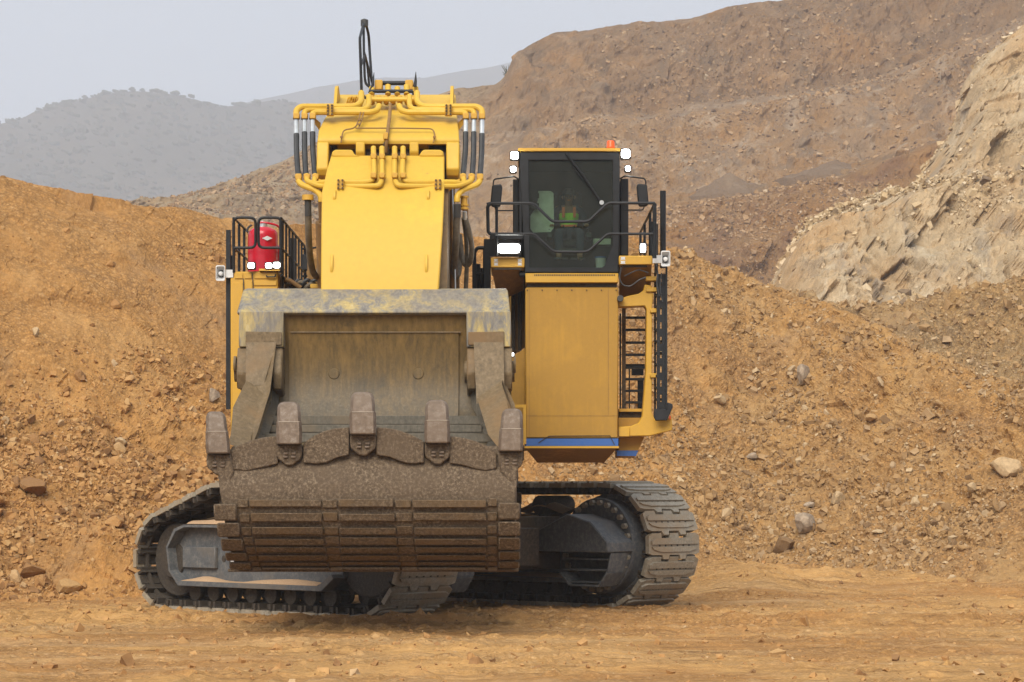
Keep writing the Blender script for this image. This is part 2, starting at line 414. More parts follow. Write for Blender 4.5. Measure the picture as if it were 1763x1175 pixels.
def glass_mat(name, tint, refl=1.4):
    m = bpy.data.materials.new(name); m.use_nodes = True; nt = m.node_tree; nt.nodes.clear()
    out = nn(nt, 'OutputMaterial'); tr = nn(nt, 'BsdfTransparent', {'Color': c4(tint)}); gl = nn(nt, 'BsdfGlossy', {'Color': (1,1,1,1), 'Roughness': .03})
    df = nn(nt, 'BsdfDiffuse', {'Color': (.35,.33,.28,1)})
    n = noise(nt, coords(nt, (3,3,.8)), 2.0, 6, .7)
    m0 = nn(nt, 'MixShader'); nt.links.new(math_(nt, 'MULTIPLY', n, .07), m0.inputs[0]); nt.links.new(tr.outputs[0], m0.inputs[1]); nt.links.new(df.outputs[0], m0.inputs[2])
    fr = nn(nt, 'Fresnel', {'IOR': refl}); mx = nn(nt, 'MixShader')
    nt.links.new(fr.outputs[0], mx.inputs[0]); nt.links.new(m0.outputs[0], mx.inputs[1]); nt.links.new(gl.outputs[0], mx.inputs[2])
    nt.links.new(mx.outputs[0], out.inputs['Surface']); return m
M['glass'] = glass_mat('tinted cab glass', (.66,.74,.68), 1.22)
# terrain
M['ground'] = earth('graded orange dirt', (.60,.34,.125), (.46,.235,.08), (.72,.49,.26), (.20,.105,.04), 1.1, .95, (.22,1.7,1), peb=.3, pebs=(12, 30), bd=.04, patch=(.47,.55))
M['pile'] = earth('orange and tan rubble soil', (.56,.29,.095), (.48,.25,.085), (.63,.39,.17), (.24,.125,.048), .9, .55, (1,1,.45), (0,.5,0), peb=.45, pebs=(8, 18), bd=.055, gray=(.36,.225,.12), gr=(.52,.64), second=((.46,.28,.12), (.52,.29,.10), (.60,.42,.22), (.21,.125,.06), 2.6))
M['heap'] = earth('tan rubble soil', (.47,.30,.14), (.53,.31,.12), (.62,.45,.26), (.22,.14,.07), .9, .75, (1,1,.45), (0,-.6,0), peb=.5, pebs=(6, 14), bd=.10, gray=(.34,.24,.15))
Q = dict(s=.42, crev=.4, stretch=(1.8,1,.5), rot=(0,.35,0), bd=.4, cracks=(.16,.7))
M['quarry'] = earth('brown quarry rock', (.58,.42,.25), (.56,.36,.18), (.70,.55,.36), (.26,.17,.10), gray=(.29,.20,.125), palef=.6, second=((.39,.24,.13), (.49,.275,.12), (.60,.41,.25), (.17,.108,.07), -26, .035), **Q)
M['quarry_mid'] = earth('pinkish quarry rock', (.58,.42,.25), (.56,.36,.18), (.70,.55,.36), (.26,.17,.10), gray=(.35,.25,.17), palef=.85, second=((.49,.315,.18), (.53,.30,.13), (.70,.53,.37), (.21,.135,.085), -26, .035), **Q)
M['quarry_low'] = earth('tan quarry rock', (.58,.42,.25), (.56,.36,.18), (.70,.55,.36), (.26,.17,.10), gray=(.34,.25,.17), palef=.6, second=((.48,.29,.14), (.51,.27,.105), (.64,.44,.26), (.2,.12,.07), -26, .035), **Q)
M['cliff'] = earth('pale quarry rock', (.68,.50,.30), (.66,.43,.22), (.78,.65,.46), (.26,.18,.10), .7, .3, (1.8,1,.4), (0,.25,0), bd=.12, gray=(.38,.31,.245), palef=.7, gr=(.54,.66), cracks=(.55,.8))
M['hill'] = earth('scrubby hillside', (.10,.085,.06), (.075,.07,.05), (.15,.125,.085), (.05,.05,.035), .03, .8, (1,1,1), bd=.5)
M['shrub'] = simple('dusty green scrub', (.075,.078,.05), .9, 0, .3, .3)
M['drygrass'] = simple('dry straw grass', (.38,.27,.12), .9, 0, .3, .5)
def rock_mat(name, stops):
    m, nt, b = new_mat(name, .9, 0, .15)
    g = nn(nt, 'NewGeometry'); oi = nn(nt, 'ObjectInfo')
    r = math_(nt, 'FRACT', math_(nt, 'ADD', g.outputs['Random Per Island'], oi.outputs['Random']))
    c = ramp(nt, r, stops)
    n = noise(nt, coords(nt), 9, 6, .7)
    c = mixc(nt, .55, c, ramp(nt, n, [(.3, .5), (.7, 1.0)]), 'MULTIPLY')
    col(nt, b, c); bump(nt, b, n, .02, .6); return m
M['rock'] = rock_mat('broken orange rock', [(0, (.26,.14,.062)), (.35, (.41,.215,.08)), (.7, (.50,.28,.11)), (.95, (.48,.29,.125)), (1, (.56,.39,.22))])
M['rock_tan'] = rock_mat('broken tan rock', [(0, (.22,.135,.07)), (.35, (.36,.22,.10)), (.7, (.45,.28,.13)), (.9, (.38,.26,.15)), (1, (.56,.41,.24))])
M['rock_grey'] = simple('grey rock', (.34,.26,.185), .9, 0, .3, 3)
M['rock_pale'] = simple('pale rock', (.43,.30,.165), .9, 0, .2, 4)

M['rock_brown'] = rock_mat('brown bench rock', [(0, (.15,.095,.06)), (.3, (.31,.195,.105)), (.75, (.40,.25,.13)), (.96, (.46,.31,.18)), (1, (.50,.38,.25))])
M['rock_cream'] = rock_mat('cream broken rock', [(0, (.22,.15,.09)), (.3, (.42,.29,.155)), (.7, (.58,.43,.25)), (1, (.70,.57,.40))])
# ---------------------------------------------------------------- the ground
def ground_h(X, Y):
    h = .035*fbm(X*.18, Y*.9, X*0, 4, 3)+.040*fbm(X*.3, Y*2.6, X*0, 4, 9, .55, True)+.022*fbm(X*2.2, Y*4.5, X*0, 4, 21)
    rid = np.exp(-((Y-39.4-.25*np.sin(X*.7))/.35)**2)*.06*(1+fbm(X*3, Y*3, X*0, 3, 5))
    rid2 = np.exp(-((Y-52-.06*X)/1.2)**2)*.10*(1+fbm(X*1.2, Y*1.2, X*0, 3, 6))
    h += .35*np.exp(-((X-6.2)/2.4)**2-((Y-56.8)/1.3)**2)*(1+.5*fbm(X*1.5, Y*1.5, X*0, 3, 8))+.42*np.exp(-((X-4.5)/1.1)**2-((Y-52)/3.0)**2)*(1+.5*fbm(X*1.5, Y*1.5, X*0, 3, 7))
    lump = np.maximum(fbm(X*5, Y*6, X*0, 3, 27), .05)*.10*np.clip(fbm(X*.5, Y*1.2, X*0, 3, 29)*2+.6, 0, 1)
    clod = np.maximum(cells(X*6.5, Y*6.5, X*0, 35), .2)*.055*np.clip(np.exp(-((Y-38.8)/2.6)**2)+.2+fbm(X*.4, Y*.9, X*0, 3, 37), 0, 1)
    return h+clod+lump*1.2+rid*1.6+rid2-.03
ys = np.concatenate([np.linspace(-40, 20, 10), np.geomspace(21, 27, 12), np.linspace(27.3, 62, 400), np.geomspace(62.5, 110, 60), np.geomspace(118, 4500, 34)])
xs = np.concatenate([np.linspace(-2700, -60, 16), np.linspace(-50, -14, 30), np.linspace(-13.5, 13.5, 330), np.linspace(14, 50, 30), np.linspace(60, 2700, 16)])
X, Y = np.meshgrid(xs, ys)
G = np.stack([X, Y, ground_h(X, Y)*(Y < 130)*(np.abs(X) < 55)], -1)
grid_mesh('ground', G, M['ground'])

# ---------------------------------------------------------------- the spoil bank behind the machine (left, centre and right)
def crest_solve(px, py, Yf, s): return (EYE+s*Yf)/(s-(HOR-py)/F)
foot_px = [(-700,1075),(-200,1048),(0,1038),(230,1033),(420,1025),(700,1012),(1000,1000),(1200,993),(1290,990),(1400,993),(1560,1000),(1763,1006),(2100,1018),(2500,1035)]
crest_px = [(-700,150),(-300,250),(0,300),(60,316),(120,334),(160,345),(230,350),(300,357),(345,364),(390,378),(480,392),(600,402),(800,405),(850,410),(1000,420),(1100,425),
            (1150,433),(1200,450),(1260,470),(1330,497),(1400,516),(1470,545),(1540,585),(1620,622),(1763,665),(2000,740),(2500,850)]
pxs = np.linspace(-700, 2500, 161)
fy = np.interp(pxs, *zip(*foot_px)); cyy = np.interp(pxs, *zip(*crest_px))
Yf = F*EYE/(fy-HOR)
slope = np.interp(pxs, [-700,0,400,900,1300,2500], [.75,.74,.68,.62,.58,.55])
Yc = (EYE+slope*Yf)/(slope-(HOR-cyy)/F); Zc = EYE+(HOR-cyy)/F*Yc
rowA = [(a,0,b,-.5) for a, b in zip(pxs, Yf-1.2)]
rowB = [(a,0,b,.0) for a, b in zip(pxs, Yf)]
rowC = [(a,0,b+(c-b)*.40,z*.30) for a, b, c, z in zip(pxs, Yf, Yc, Zc)]
rowD = [(a,0,b+(c-b)*.80,z*.80) for a, b, c, z in zip(pxs, Yf, Yc, Zc)]
rowE = [(a,0,c,z) for a, b, c, z in zip(pxs, Yf, Yc, Zc)]
rowF = [(a,0,c+5,z-.6) for a, b, c, z in zip(pxs, Yf, Yc, Zc)]
rowG = [(a,0,c+16,-.5) for a, b, c, z in zip(pxs, Yf, Yc, Zc)]
BANK = loft([rowA,rowB,rowC,rowD,rowE,rowF,rowG], -700, 2500, 1150, [10,110,130,50,22,12], (3, 5))
def bank_noise(G, seed, a=1.0, streak=(.9,.9,.28)):
    X, Y, Z = G[...,0], G[...,1], G[...,2]
    big = fbm(X*.22, Y*.22, Z*.22, 3, seed)*.42
    gul = fbm(X*streak[0], Y*streak[1]*.4, Z*streak[2], 4, seed+5, .5, True)*.12
    med = fbm(X*1.5, Y*1.5, Z*1.5, 3, seed+9)*.10
    lump = np.maximum(fbm(X*4.2, Y*4.2, Z*4.2, 4, seed+13, .6), -.1)*.12+cells(X*2.2, Y*2.2, Z*2.2, seed+19)*.05
    diag = fbm(X*.8+Z*1.1, Y*.3, Z*.5-X*.2, 4, seed+17, .55, True)*.20
    calm = 1-.62*np.clip((-X-1)/3, 0, 1)*np.clip((Z-3.2)/1.5, 0, 1)          # the upper left bank is fine, smooth dirt
    return (big+(gul+med+lump+diag)*calm)*a
N_ = normals(BANK)
env = np.clip(BANK[...,2:3]/1.2+.45, .15, 1)
BANK = BANK+N_*(bank_noise(BANK, 31)[...,None]*env)
# a shallow cut with a scarp on the left bank, and a crumbling ledge
def scarp(G, px, py, Y, w, h, depth):
    c = np.array(P(px, py, Y)); d = (G-c)/np.array([w, w, h]); r = np.sum(d*d, -1)
    return G+np.array([0, depth, -depth*.25])*np.exp(-r)[...,None]
for q in ((30,660,51.5,1.1,.35,.3),(150,430,55,1.8,.5,.3),(330,640,52,1.3,.55,.5),(100,520,54,2.0,.25,.25),(300,445,56,1.4,.3,.25),(1300,600,62,1.5,.8,.5),(1220,540,63,1.2,.6,.4)): BANK = scarp(BANK, *q)
BANK = scarp(BANK, 335, 520, 54, .9, .5, .35); BANK = scarp(BANK, 240, 640, 52, 1.6, .6, .4)
BANKN = normals(BANK)
grid_mesh('spoil_bank', BANK, M['pile'])
# second heap behind on the right
h2p = np.linspace(1150, 2500, 80)
h2c = np.interp(h2p, [1150,1300,1380,1440,1500,1560,1640,1763,1900,2500], [520,500,512,528,532,520,502,482,455,380])
Yf2 = np.full(80, 72.0)+np.interp(h2p, [1150,1500,2500],[6,0,-4]); s2 = .6
Yc2 = (EYE+s2*Yf2)/(s2-(HOR-h2c)/F); Zc2 = EYE+(HOR-h2c)/F*Yc2
HEAP = loft([[(a,0,b-1,-.4) for a, b in zip(h2p,Yf2)], [(a,0,b+(c-b)*.5,z*.46) for a,b,c,z in zip(h2p,Yf2,Yc2,Zc2)], [(a,0,c,z) for a,c,z in zip(h2p,Yc2,Zc2)],
     [(a,0,c+5,z-.8) for a,c,z in zip(h2p,Yc2,Zc2)], [(a,0,c+15,-.4) for a,c,z in zip(h2p,Yc2,Zc2)]], 1150, 2500, 460, [60,80,20,12], (2,4))
HEAP = HEAP+normals(HEAP)*bank_noise(HEAP, 77, 1.1)[...,None]
HEAPN = normals(HEAP)
grid_mesh('rubble_heap', HEAP, M['heap'])

# ---------------------------------------------------------------- quarry wall with benches
def rr(pts, Y): return [(a, b, Y) for a, b in pts]
B0 = [(-900,640),(2800,640)]
B1 = [(-900,470),(300,372),(420,372),(600,400),(785,425),(850,412),(1000,372),(1150,352),(1230,345),(1350,326),(1450,306),(1530,283),(1600,255),(1763,200),(2800,-60)]
B1b = [(a, b-5) for a, b in B1]
B2 = [(-900,460),(300,366),(400,352),(500,330),(640,300),(785,265),(850,250),(900,236),(1000,214),(1150,200),(1280,182),(1400,165),(1500,148),(1600,118),(1763,50),(2800,-280)]
B2b = [(a, b-5) for a, b in B2]
TOP = [(-900,440),(280,362),(305,352),(335,335),(400,311),(440,298),(480,282),(500,272),(560,240),(640,205),(720,180),(785,161),(850,152),(864,140),(872,122),(878,104),(910,82),(932,70),(948,63),(1000,60),(1040,52),(1110,47),(1180,42),(1215,32),(1260,22),(1320,10),(1380,2),(1500,-45),(1763,-125),(2800,-420)]
WALL = loft([rr(B0,270), rr(B1,300), rr(B1b,322), rr(B2,345), rr(B2b,372), rr(TOP,400), [(a,b+4,440) for a,b in TOP], [(-900,640,520),(2800,640,520)]],
            -900, 2800, 940, [75,8,85,10,85,6,6], (1,1))
X, Y, Z = WALL[...,0], WALL[...,1], WALL[...,2]
d = fbm(X*.03, Y*.02, Z*.03, 3, 41)*5+fbm(X*.13+Z*.05, Y*.05, Z*.035, 4, 43, .55, True)*3.2+fbm(X*.4, Y*.3, Z*.3, 4, 47, .6)*1.1+fbm(X*1.4, Y, Z*1.4, 3, 49, .6)*.35+cells(X*.22+Z*.08, Y*.1, Z*.16, 51)*.45+cells(X*.6, Y*.3, Z*.45, 55)*.28
topw = np.clip((WALL.shape[0]-1-np.arange(WALL.shape[0]))/40., .12, 1)[:,None]
disp = np.stack([d*.15, -np.abs(d)*.2-d*.8, d*.30*topw], -1)
WALL = WALL+disp
WALL = smooth(WALL, 1, 0)
grid_mesh('quarry_lower_bench', WALL[:84], M['quarry_low'])
grid_mesh('quarry_middle_bench', WALL[83:179], M['quarry_mid'])
grid_mesh('quarry_wall', WALL[178:], M['quarry'])
# loose grey cones on the benches
def cone_heap(name, px, py, Y, r, h, m, seed, kind='structure', sx=1.0, label=None):
    n, k = 26, 48; V = []; c = P(px, py, Y)
    rad, ang = np.meshgrid(np.linspace(0, 1, n), np.linspace(0, 2*math.pi, k))
    x = c[0]+rad*np.cos(ang)*r*sx; y = c[1]+rad*np.sin(ang)*r; z = c[2]+h*(1-rad**.9)-(rad > .97)*1.0
    q = fbm(x*.8, y*.8, z*0, 4, seed)*h*.16; G = np.stack([x+q*.3, y, z+q], -1)
    return grid_mesh(name, G, m)
M['scree'] = earth('grey brown scree', (.25,.17,.11), (.28,.19,.12), (.36,.26,.17), (.15,.10,.07), .6, bd=.2)
cone_heap('scree_heap', 1258, 348, 301, 5.6, 3.6, M['scree'], 3)
cone_heap('scree_heap', 1440, 312, 301, 5.6, 2.4, M['scree'], 4, sx=1.3)
# orange bench face in front of it
OB = [(800,440),(1000,380),(1150,356),(1230,349),(1350,330),(1450,310),(1560,274),(1650,235),(1763,190),(1900,140)]
FACE = loft([[(800,620,262),(1900,620,262)], rr([(a,(b+560)/2) for a,b in OB],272), rr(OB,288), [(a,b-1,300) for a,b in OB], [(a,b+60,312) for a,b in OB]], 800, 1900, 420, [70,70,8,6], (1,2))
X, Y, Z = FACE[...,0], FACE[...,1], FACE[...,2]
d = fbm(X*.07, Y*.05, Z*.05, 3, 61)*2.5+fbm(X*.16, Y*.1, Z*.07, 4, 63, .55, True)*1.8+fbm(X*.7, Y*.6, Z*.6, 4, 67, .6)*.5+cells(X*.35+Z*.12, Y*.2, Z*.25, 69)*.35+cells(X*1.0, Y*.5, Z*.8, 71)*.22
FACE = FACE+np.stack([d*.2, -d, d*.2], -1)
M['redface'] = earth('red orange quarry rock', (.54,.31,.14), (.52,.27,.10), (.64,.43,.24), (.24,.14,.08), .28, .5, (1.6,1,.5), bd=.6, gray=(.34,.185,.11), cracks=(.3,.7))
FACE = smooth(FACE, 1, 0)
grid_mesh('orange_bench_face', FACE, M['redface'])

# ---------------------------------------------------------------- pale cliff on the right
C1 = [(1325,560),(1338,500),(1346,475),(1358,448),(1375,415),(1400,388),(1440,372),(1480,362),(1560,347),(1650,332),(1763,312),(2800,200)]
C2 = [(1325,562),(1338,502),(1346,477),(1358,450),(1375,416),(1400,387),(1440,369),(1480,359),(1550,341),(1575,322),(1592,296),(1612,262),(1638,232),(1650,200),(1660,170),(1672,130),(1684,104),(1720,78),(1763,42),(1850,-30),(2800,-500)]
CLIFF = loft([[(a,690,122) for a,b in C1], rr(C1,136), [(a,b-3,143) for a,b in C1], rr(C2,158), [(a,b+3,185) for a,b in C2], [(a,690,215) for a,b in C2]], 1325, 2800, 720, [130,12,160,8,6], (1,1))
X, Y, Z = CLIFF[...,0], CLIFF[...,1], CLIFF[...,2]
d = fbm(X*.08, Y*.08, Z*.08, 3, 81)*2.0+fbm(X*.35+Z*.1, Y*.2, Z*.15, 4, 83, .6, True)*.8+fbm(X*1.0, Y*1.0, Z*.8, 4, 87, .62)*.35+fbm(X*3, Y*2, Z*3, 3, 89, .6)*.18+cells(X*.55+Z*.25, Y*.3, Z*.32-X*.1, 91)*.38+cells(X*1.5+Z*.3, Y*.8, Z*.9, 95)*.2+cells(X*3.5, Y*2, Z*2.4, 97)*.06
CLIFF = CLIFF+np.stack([d*.35, -d, d*.35], -1)
e = cells(X*.30, Y*.2, Z*.22, 191)*.5+cells(X*.8, Y*.4, Z*.7, 193)*.35
CLIFF = smooth(CLIFF+np.stack([e*.45, -e*.5, e*.5], -1), 1, 0)
grid_mesh('pale_cliff', CLIFF, M['cliff'])

# ---------------------------------------------------------------- far hills
HN = [(-1500,330),(-600,270),(0,211),(30,204),(60,190),(100,180),(150,166),(200,157),(235,154),(290,158),(330,166),(380,180),(430,176),(480,172),(560,186),(640,208),(800,260),(1100,330),(2800,420)]
HF = [(-1500,330),(-300,290),(100,240),(300,205),(400,182),(440,172),(500,158),(560,143),(620,133),(660,129),(700,131),(740,131),(800,121),(840,115),(872,108),(960,92),(1200,70),(2800,30)]
def hill(name, sk, Y0, Y1, seed, nu=520, nv=150):
    H_ = loft([[(a,700,Y0) for a,b in sk], rr([(a,(b*.45+560*.55)) for a,b in sk],(Y0*.5+Y1*.5)), rr(sk,Y1), [(a,b+10,Y1+300) for a,b in sk]], -1500, 2800, nu, [nv//2,nv//2,6], (1,4))
    X, Y, Z = H_[...,0], H_[...,1], H_[...,2]
    d = fbm(X*.003, Y*.002, Z*.003, 3, seed)*40+fbm(X*.010, Y*.005, Z*.005, 4, seed+3, .5, True)*20+fbm(X*.04, Y*.025, Z*.04, 3, seed+6)*4
    tw = np.clip((H_.shape[0]-1-np.arange(H_.shape[0]))/40., .06, 1)[:,None]
    H_ = H_+np.stack([d*0, -d, d*.15*tw], -1)
    grid_mesh(name, H_, M['hill']); return H_
HILL1 = hill('near_hill', HN, 1600, 2500, 101)
HILL2 = hill('far_hill', HF, 2800, 3800, 121, 460, 110)

HAZE_D = 0.00038
# ---------------------------------------------------------------- haze
hz = bpy.data.materials.new('haze'); hz.use_nodes = True; nt = hz.node_tree; nt.nodes.clear()
pv = nn(nt, 'VolumePrincipled', {'Color': (.84,.89,.98,1), 'Density': HAZE_D, 'Anisotropy': .1}); ou = nn(nt, 'OutputMaterial')
nt.links.new(pv.outputs[0], ou.inputs['Volume'])
hb = MB().box(-2900, 2900, -60, 4700, -2, 720).build('haze', hz); tag(hb, kind='stuff')
# ================================================================ the mining shovel
R0 = (-1.6, 44.1, 0.0)
shovel = bpy.data.objects.new('mining_shovel', None); COL.objects.link(shovel); shovel.location = R0
tag(shovel, 'huge yellow mining shovel with its muddy toothed bucket raised in front, standing on crawler tracks', 'mining shovel')
def W(): return MB(R0)
def part(mb, name, m, parent=None, bevel=0, seg=1, label=None):
    o = mb.build(name, m, parent or shovel, bevel, seg)
    if label: o['label'] = label
    return o

# ---------------------------------------------------------------- crawlers (local frame: x along the track, y away across it)
S45 = math.sqrt(.5)
def hull(pts):
    pts = sorted(set(pts))
    def half(ps):
        h = []
        for p in ps:
            while len(h) > 1 and (h[-1][0]-h[-2][0])*(p[1]-h[-2][1])-(h[-1][1]-h[-2][1])*(p[0]-h[-2][0]) <= 0: h.pop()
            h.append(p)
        return h
    a = half(pts); b = half(pts[::-1]); return a[:-1]+b[:-1]
def circ(c, r, n=64): return [(c[0]+r*math.cos(2*math.pi*k/n), c[1]+r*math.sin(2*math.pi*k/n)) for k in range(n)]
DRIVE, IDLER, SUPP = (2.22, 1.02), (-2.42, .80), (-1.15, 1.62)
loop = hull(circ(DRIVE, .98)+circ(IDLER, .76)+circ(SUPP, .38))
lp = [Vector((a, b)) for a, b in loop]
seg = [(lp[i], lp[(i+1) % len(lp)]) for i in range(len(lp))]
per = sum((b-a).length for a, b in seg)
NSH = 40; pitch = per/NSH
def at_len(s):
    s %= per
    for a, b in seg:
        L = (b-a).length
        if s <= L: return a+(b-a)*(s/L)
        s -= L
    return lp[0]
SW = .62
def shoe_mesh():
    b = MB(); h = pitch*.5-.006; t = .075
    # plate outline (x along, y across) with two lugs that fit notches of the next shoe
    o = [(-h,-SW+.10),(-h+.05,-SW),(h-.03,-SW),(h,-SW+.09),(h,-.30),(h+.07,-.27),(h+.07,-.15),(h,-.12),(h,.12),(h+.07,.15),(h+.07,.27),(h,.30),(h,SW-.09),(h-.03,SW),(-h+.05,SW),(-h,SW-.10),
         (-h,.32),(-h+.085,.30),(-h+.085,.12),(-h,.10),(-h,-.10),(-h+.085,-.12),(-h+.085,-.30),(-h,-.32)]
    b.prism(o, 0, t, 'z')
    # raised wear pads
    b.prism([(-.10,-SW+.14),(-.055,-SW+.05),(.005,-SW+.05),(.005,SW-.05),(-.055,SW-.05),(-.10,SW-.14)], t-.01, t+.032, 'z')
    b.prism([(.045,-SW+.06),(.09,-SW+.10),(.13,-.34),(.13,.34),(.09,SW-.10),(.045,SW-.06)], t-.01, t+.026, 'z')
    # hollow underside ribs
    b.m = 1
    for x in (-h+.03, h-.06): b.box(x-.02, x+.025, -SW+.02, SW-.02, -.10, .004)
    b.box(-h+.03, h-.04, -.45, -.41, -.09, .003); b.box(-h+.03, h-.04, .41, .45, -.09, .003)
    b.box(-.07, .07, -SW+.03, SW-.03, -.02, .003)
    b.m = 1
    b.prism([(-.12,-.20),(.14,-.20),(.14,-.10),(-.12,-.10)], -.12, -.004, 'z'); b.prism([(-.12,.10),(.14,.10),(.14,.20),(-.12,.20)], -.12, -.004, 'z')
    for k in range(6):
        y = -.36+k*.144; b.box(.012, .040, y-.017, y+.017, t-.004, t+.003)
    return b.mesh('track_shoe', [M['track'], M['grime']])
SHOE = shoe_mesh()
def disc_mb(b, c, r, y0, y1, n=28, hole=0):
    return b.lathe((c[0], 0, c[1]), [(.01, y0), (r*.96, y0), (r, y0+.02), (r, y1-.02), (r*.96, y1), (.01, y1)], n, 'y')
def make_crawler(loc, side):
    """side: +1 when the slewing body lies on the +y side, -1 when on the -y side"""
    q = -side                                                     # outer face direction
    b = MB()
    core = [(-2.30,.62),(-2.38,1.0),(-2.15,1.30),(-1.9,1.38),(1.15,1.38),(1.7,1.12),(1.75,.62),(1.45,.40),(-2.05,.40)]
    b.prism(core, -.40, .40, 'y')
    cr = b.build('crawler', M['frame'], shovel, .012)
    cr.location = (loc[0]-R0[0], loc[1]-R0[1], 0); cr.rotation_euler = (0, 0, math.radians(-45))
    def sub(mb, name, m, bevel=0): return mb.build(name, m, cr, bevel)
    # rim flange on the outer side
    for sgn in (q, -q):
        b = MB(); rim = [(-2.02,.44),(-2.26,.64),(-2.33,1.0),(-2.12,1.27),(-1.9,1.34),(1.13,1.34),(1.62,1.1)]
        y0, y1 = sorted((sgn*.40, sgn*.61))
        def off(p, d):
            c = (-.3, .87); v = Vector((p[0]-c[0], p[1]-c[1])); 
            return (p[0]-d*(1 if p[0] < 0 else -1)*(.9 if abs(p[0]) > 2.0 else 0.25), p[1]+d*(1 if p[1] > .87 else -1)*(.9 if abs(p[0]) < 2.2 else .3))
        A = [off(p, .0) for p in rim]; B_ = [off(p, .045) for p in rim]
        for i in range(len(rim)-1):
            b.prism([A[i], A[i+1], B_[i+1], B_[i]], y0, y1, 'y')
        sub(b, 'rim_flange', M['frame'])
        b = MB(); y0, y1 = sorted((sgn*.401, sgn*.64))
        b.prism([(-2.04,.39),(-2.04,.47),(1.42,.47),(1.72,.66),(1.80,.60),(1.50,.39)], y0, y1, 'y'); sub(b, 'side_ledge', M['frame'], .01)
        b = MB(); y0, y1 = sorted((sgn*.401, sgn*.47)); b.box(-2.12, -1.28, y0, y1, .68, 1.02); sub(b, 'cover_plate', M['frame'], .012)
        b = MB(); y0, y1 = sorted((sgn*.395, sgn*.405)); b.prism([(x*.9, z) for x, z in circ((-1.13/.9*1.0, .84), .055, 14)], y0-.003, y1+.003, 'y'); sub(b, 'slot', M['grime'])
        b = MB(); y0, y1 = sorted((sgn*.401, sgn*.43)); b.box(-.98, -.66, y0, y1, .70, .96); sub(b, 'hatch', M['grime'], .01)
        b = MB(); y0, y1 = sorted((sgn*.432, sgn*.437)); b.box(-.92, -.80, y0, y1, .80, .88); sub(b, 'decal', M['white'])
    # idler, drive tumbler, rollers
    b = MB(); disc_mb(b, IDLER, .60, -.34, .34); disc_mb(b, IDLER, .30, -.44, .44); sub(b, 'idler', M['grime'])
    b = MB(); disc_mb(b, DRIVE, .72, -.30, .30, 36)
    for k in range(14):
        a = 2*math.pi*k/14; c, s_ = math.cos(a), math.sin(a)
        pts = [(DRIVE[0]+c*r_-s_*w_, DRIVE[1]+s_*r_+c*w_) for r_, w_ in ((.66,-.10),(.84,-.05),(.84,.05),(.66,.10))]
        b.prism(pts, -.22, .22, 'y')
    sub(b, 'drive_tumbler', M['grime'])
    for k in range(8):
        x = -1.88+k*.475
        b = MB(); disc_mb(b, (x,.36), .04, -.38, .38, 12); disc_mb(b, (x,.30), .15, -.40, -.30, 20); disc_mb(b, (x,.30), .15, .30, .40, 20)
        sub(b, 'track_roller', M['grime'])
        if k < 7:
            b = MB(); b.prism([(x-.06,.42),(x+.06,.42),(x+.05,.36),(x-.05,.36)], -.44, .44, 'y'); sub(b, 'roller_bracket', M['body_dark'])
    for x in (-1.15, .5):
        b = MB(); disc_mb(b, (x,1.68), .17, -.36, .36, 18); b.box(x-.06, x+.06, -.3, .3, 1.3, 1.65); sub(b, 'support_roller', M['grime'])
    # shoes
    for k in range(NSH):
        p = at_len(k*pitch); d = (at_len(k*pitch+.12)-at_len(k*pitch-.12)); ang = math.atan2(d.y, d.x)
        nrm = Vector((d.y, -d.x)).normalized()
        o = bpy.data.objects.new('track_shoe', SHOE); COL.objects.link(o); o.parent = cr
        o.location = (p.x-nrm.x*.02, 0, p.y-nrm.y*.02)
        # local x -> d, local z -> outward
        dn = d.normalized(); m3 = Matrix(((dn.x, 0, nrm.x), (0, -1 if False else 1, 0), (dn.y, 0, nrm.y)))
        if m3.determinant() < 0: m3 = Matrix(((-dn.x, 0, nrm.x), (0, 1, 0), (-dn.y, 0, nrm.y)))
        o.rotation_euler = m3.to_euler()
        o.rotation_euler[1] += random.uniform(-.012, .012)
    # final drive on the inner side (towards the body)
    s = side
    def yy(a, b_): return tuple(sorted((s*a, s*b_)))
    cx, cz = DRIVE
    b = MB(); b.lathe((cx, 0, cz), [(.01, yy(.36,.46)[0]), (.86, yy(.36,.46)[0]), (.86, yy(.36,.46)[1]), (.01, yy(.36,.46)[1])], 40, 'y')
    y0, y1 = yy(.46, .66); b.lathe((cx, 0, cz), [(.01, y0), (.80 if s > 0 else .74, y0), (.74 if s > 0 else .80, y1), (.01, y1)], 40, 'y')
    y0, y1 = yy(.66, .74); b.lathe((cx, 0, cz), [(.01, y0), (.79, y0), (.79, y1), (.01, y1)], 40, 'y')
    sub(b, 'final_drive', M['frame'], .008)
    for k in range(26):
        a = 2*math.pi*k/26; x, z = cx+.715*math.cos(a), cz+.715*math.sin(a)
        if k == 0:
            b = MB(); y0, y1 = yy(.0, .065); b.lathe((0,0,0), [(.01,y0),(.05,y0),(.05,y1),(.01,y1)], 6, 'y'); bolt = b.build('bolt', M['track'], cr); bo = bolt
        else: bo = bolt.copy(); COL.objects.link(bo)
        bo.location = (x, s*.742, z)
    b = MB(); up = [(-1.05,.93),(-1.03,1.10),(-.72,1.30),(-.10,1.55),(.42,1.42),(.80,1.10),(.80,.93)]
    y0, y1 = yy(.741, 1.36); b.prism([(x+cx, z) for x, z in up], y0, y1, 'y'); sub(b, 'drive_housing', M['frame'], .018)
    lo = [(-.42,.926),(.74,.926),(.66,.62),(.48,.40),(-.16,.40),(-.36,.60)]
    b = MB(); y0, y1 = yy(.741, .86); b.prism([(x+cx, z) for x, z in lo], y0, y1, 'y')
    for z in (.42, .62, .80):
        y0, y1 = yy(.862, 1.18); xa = -.28 if z < .5 else -.38; xb = .50 if z < .5 else .68; b.box(cx+xa, cx+xb, y0, y1, z, z+.03)
    y0, y1 = yy(.862, 1.24)
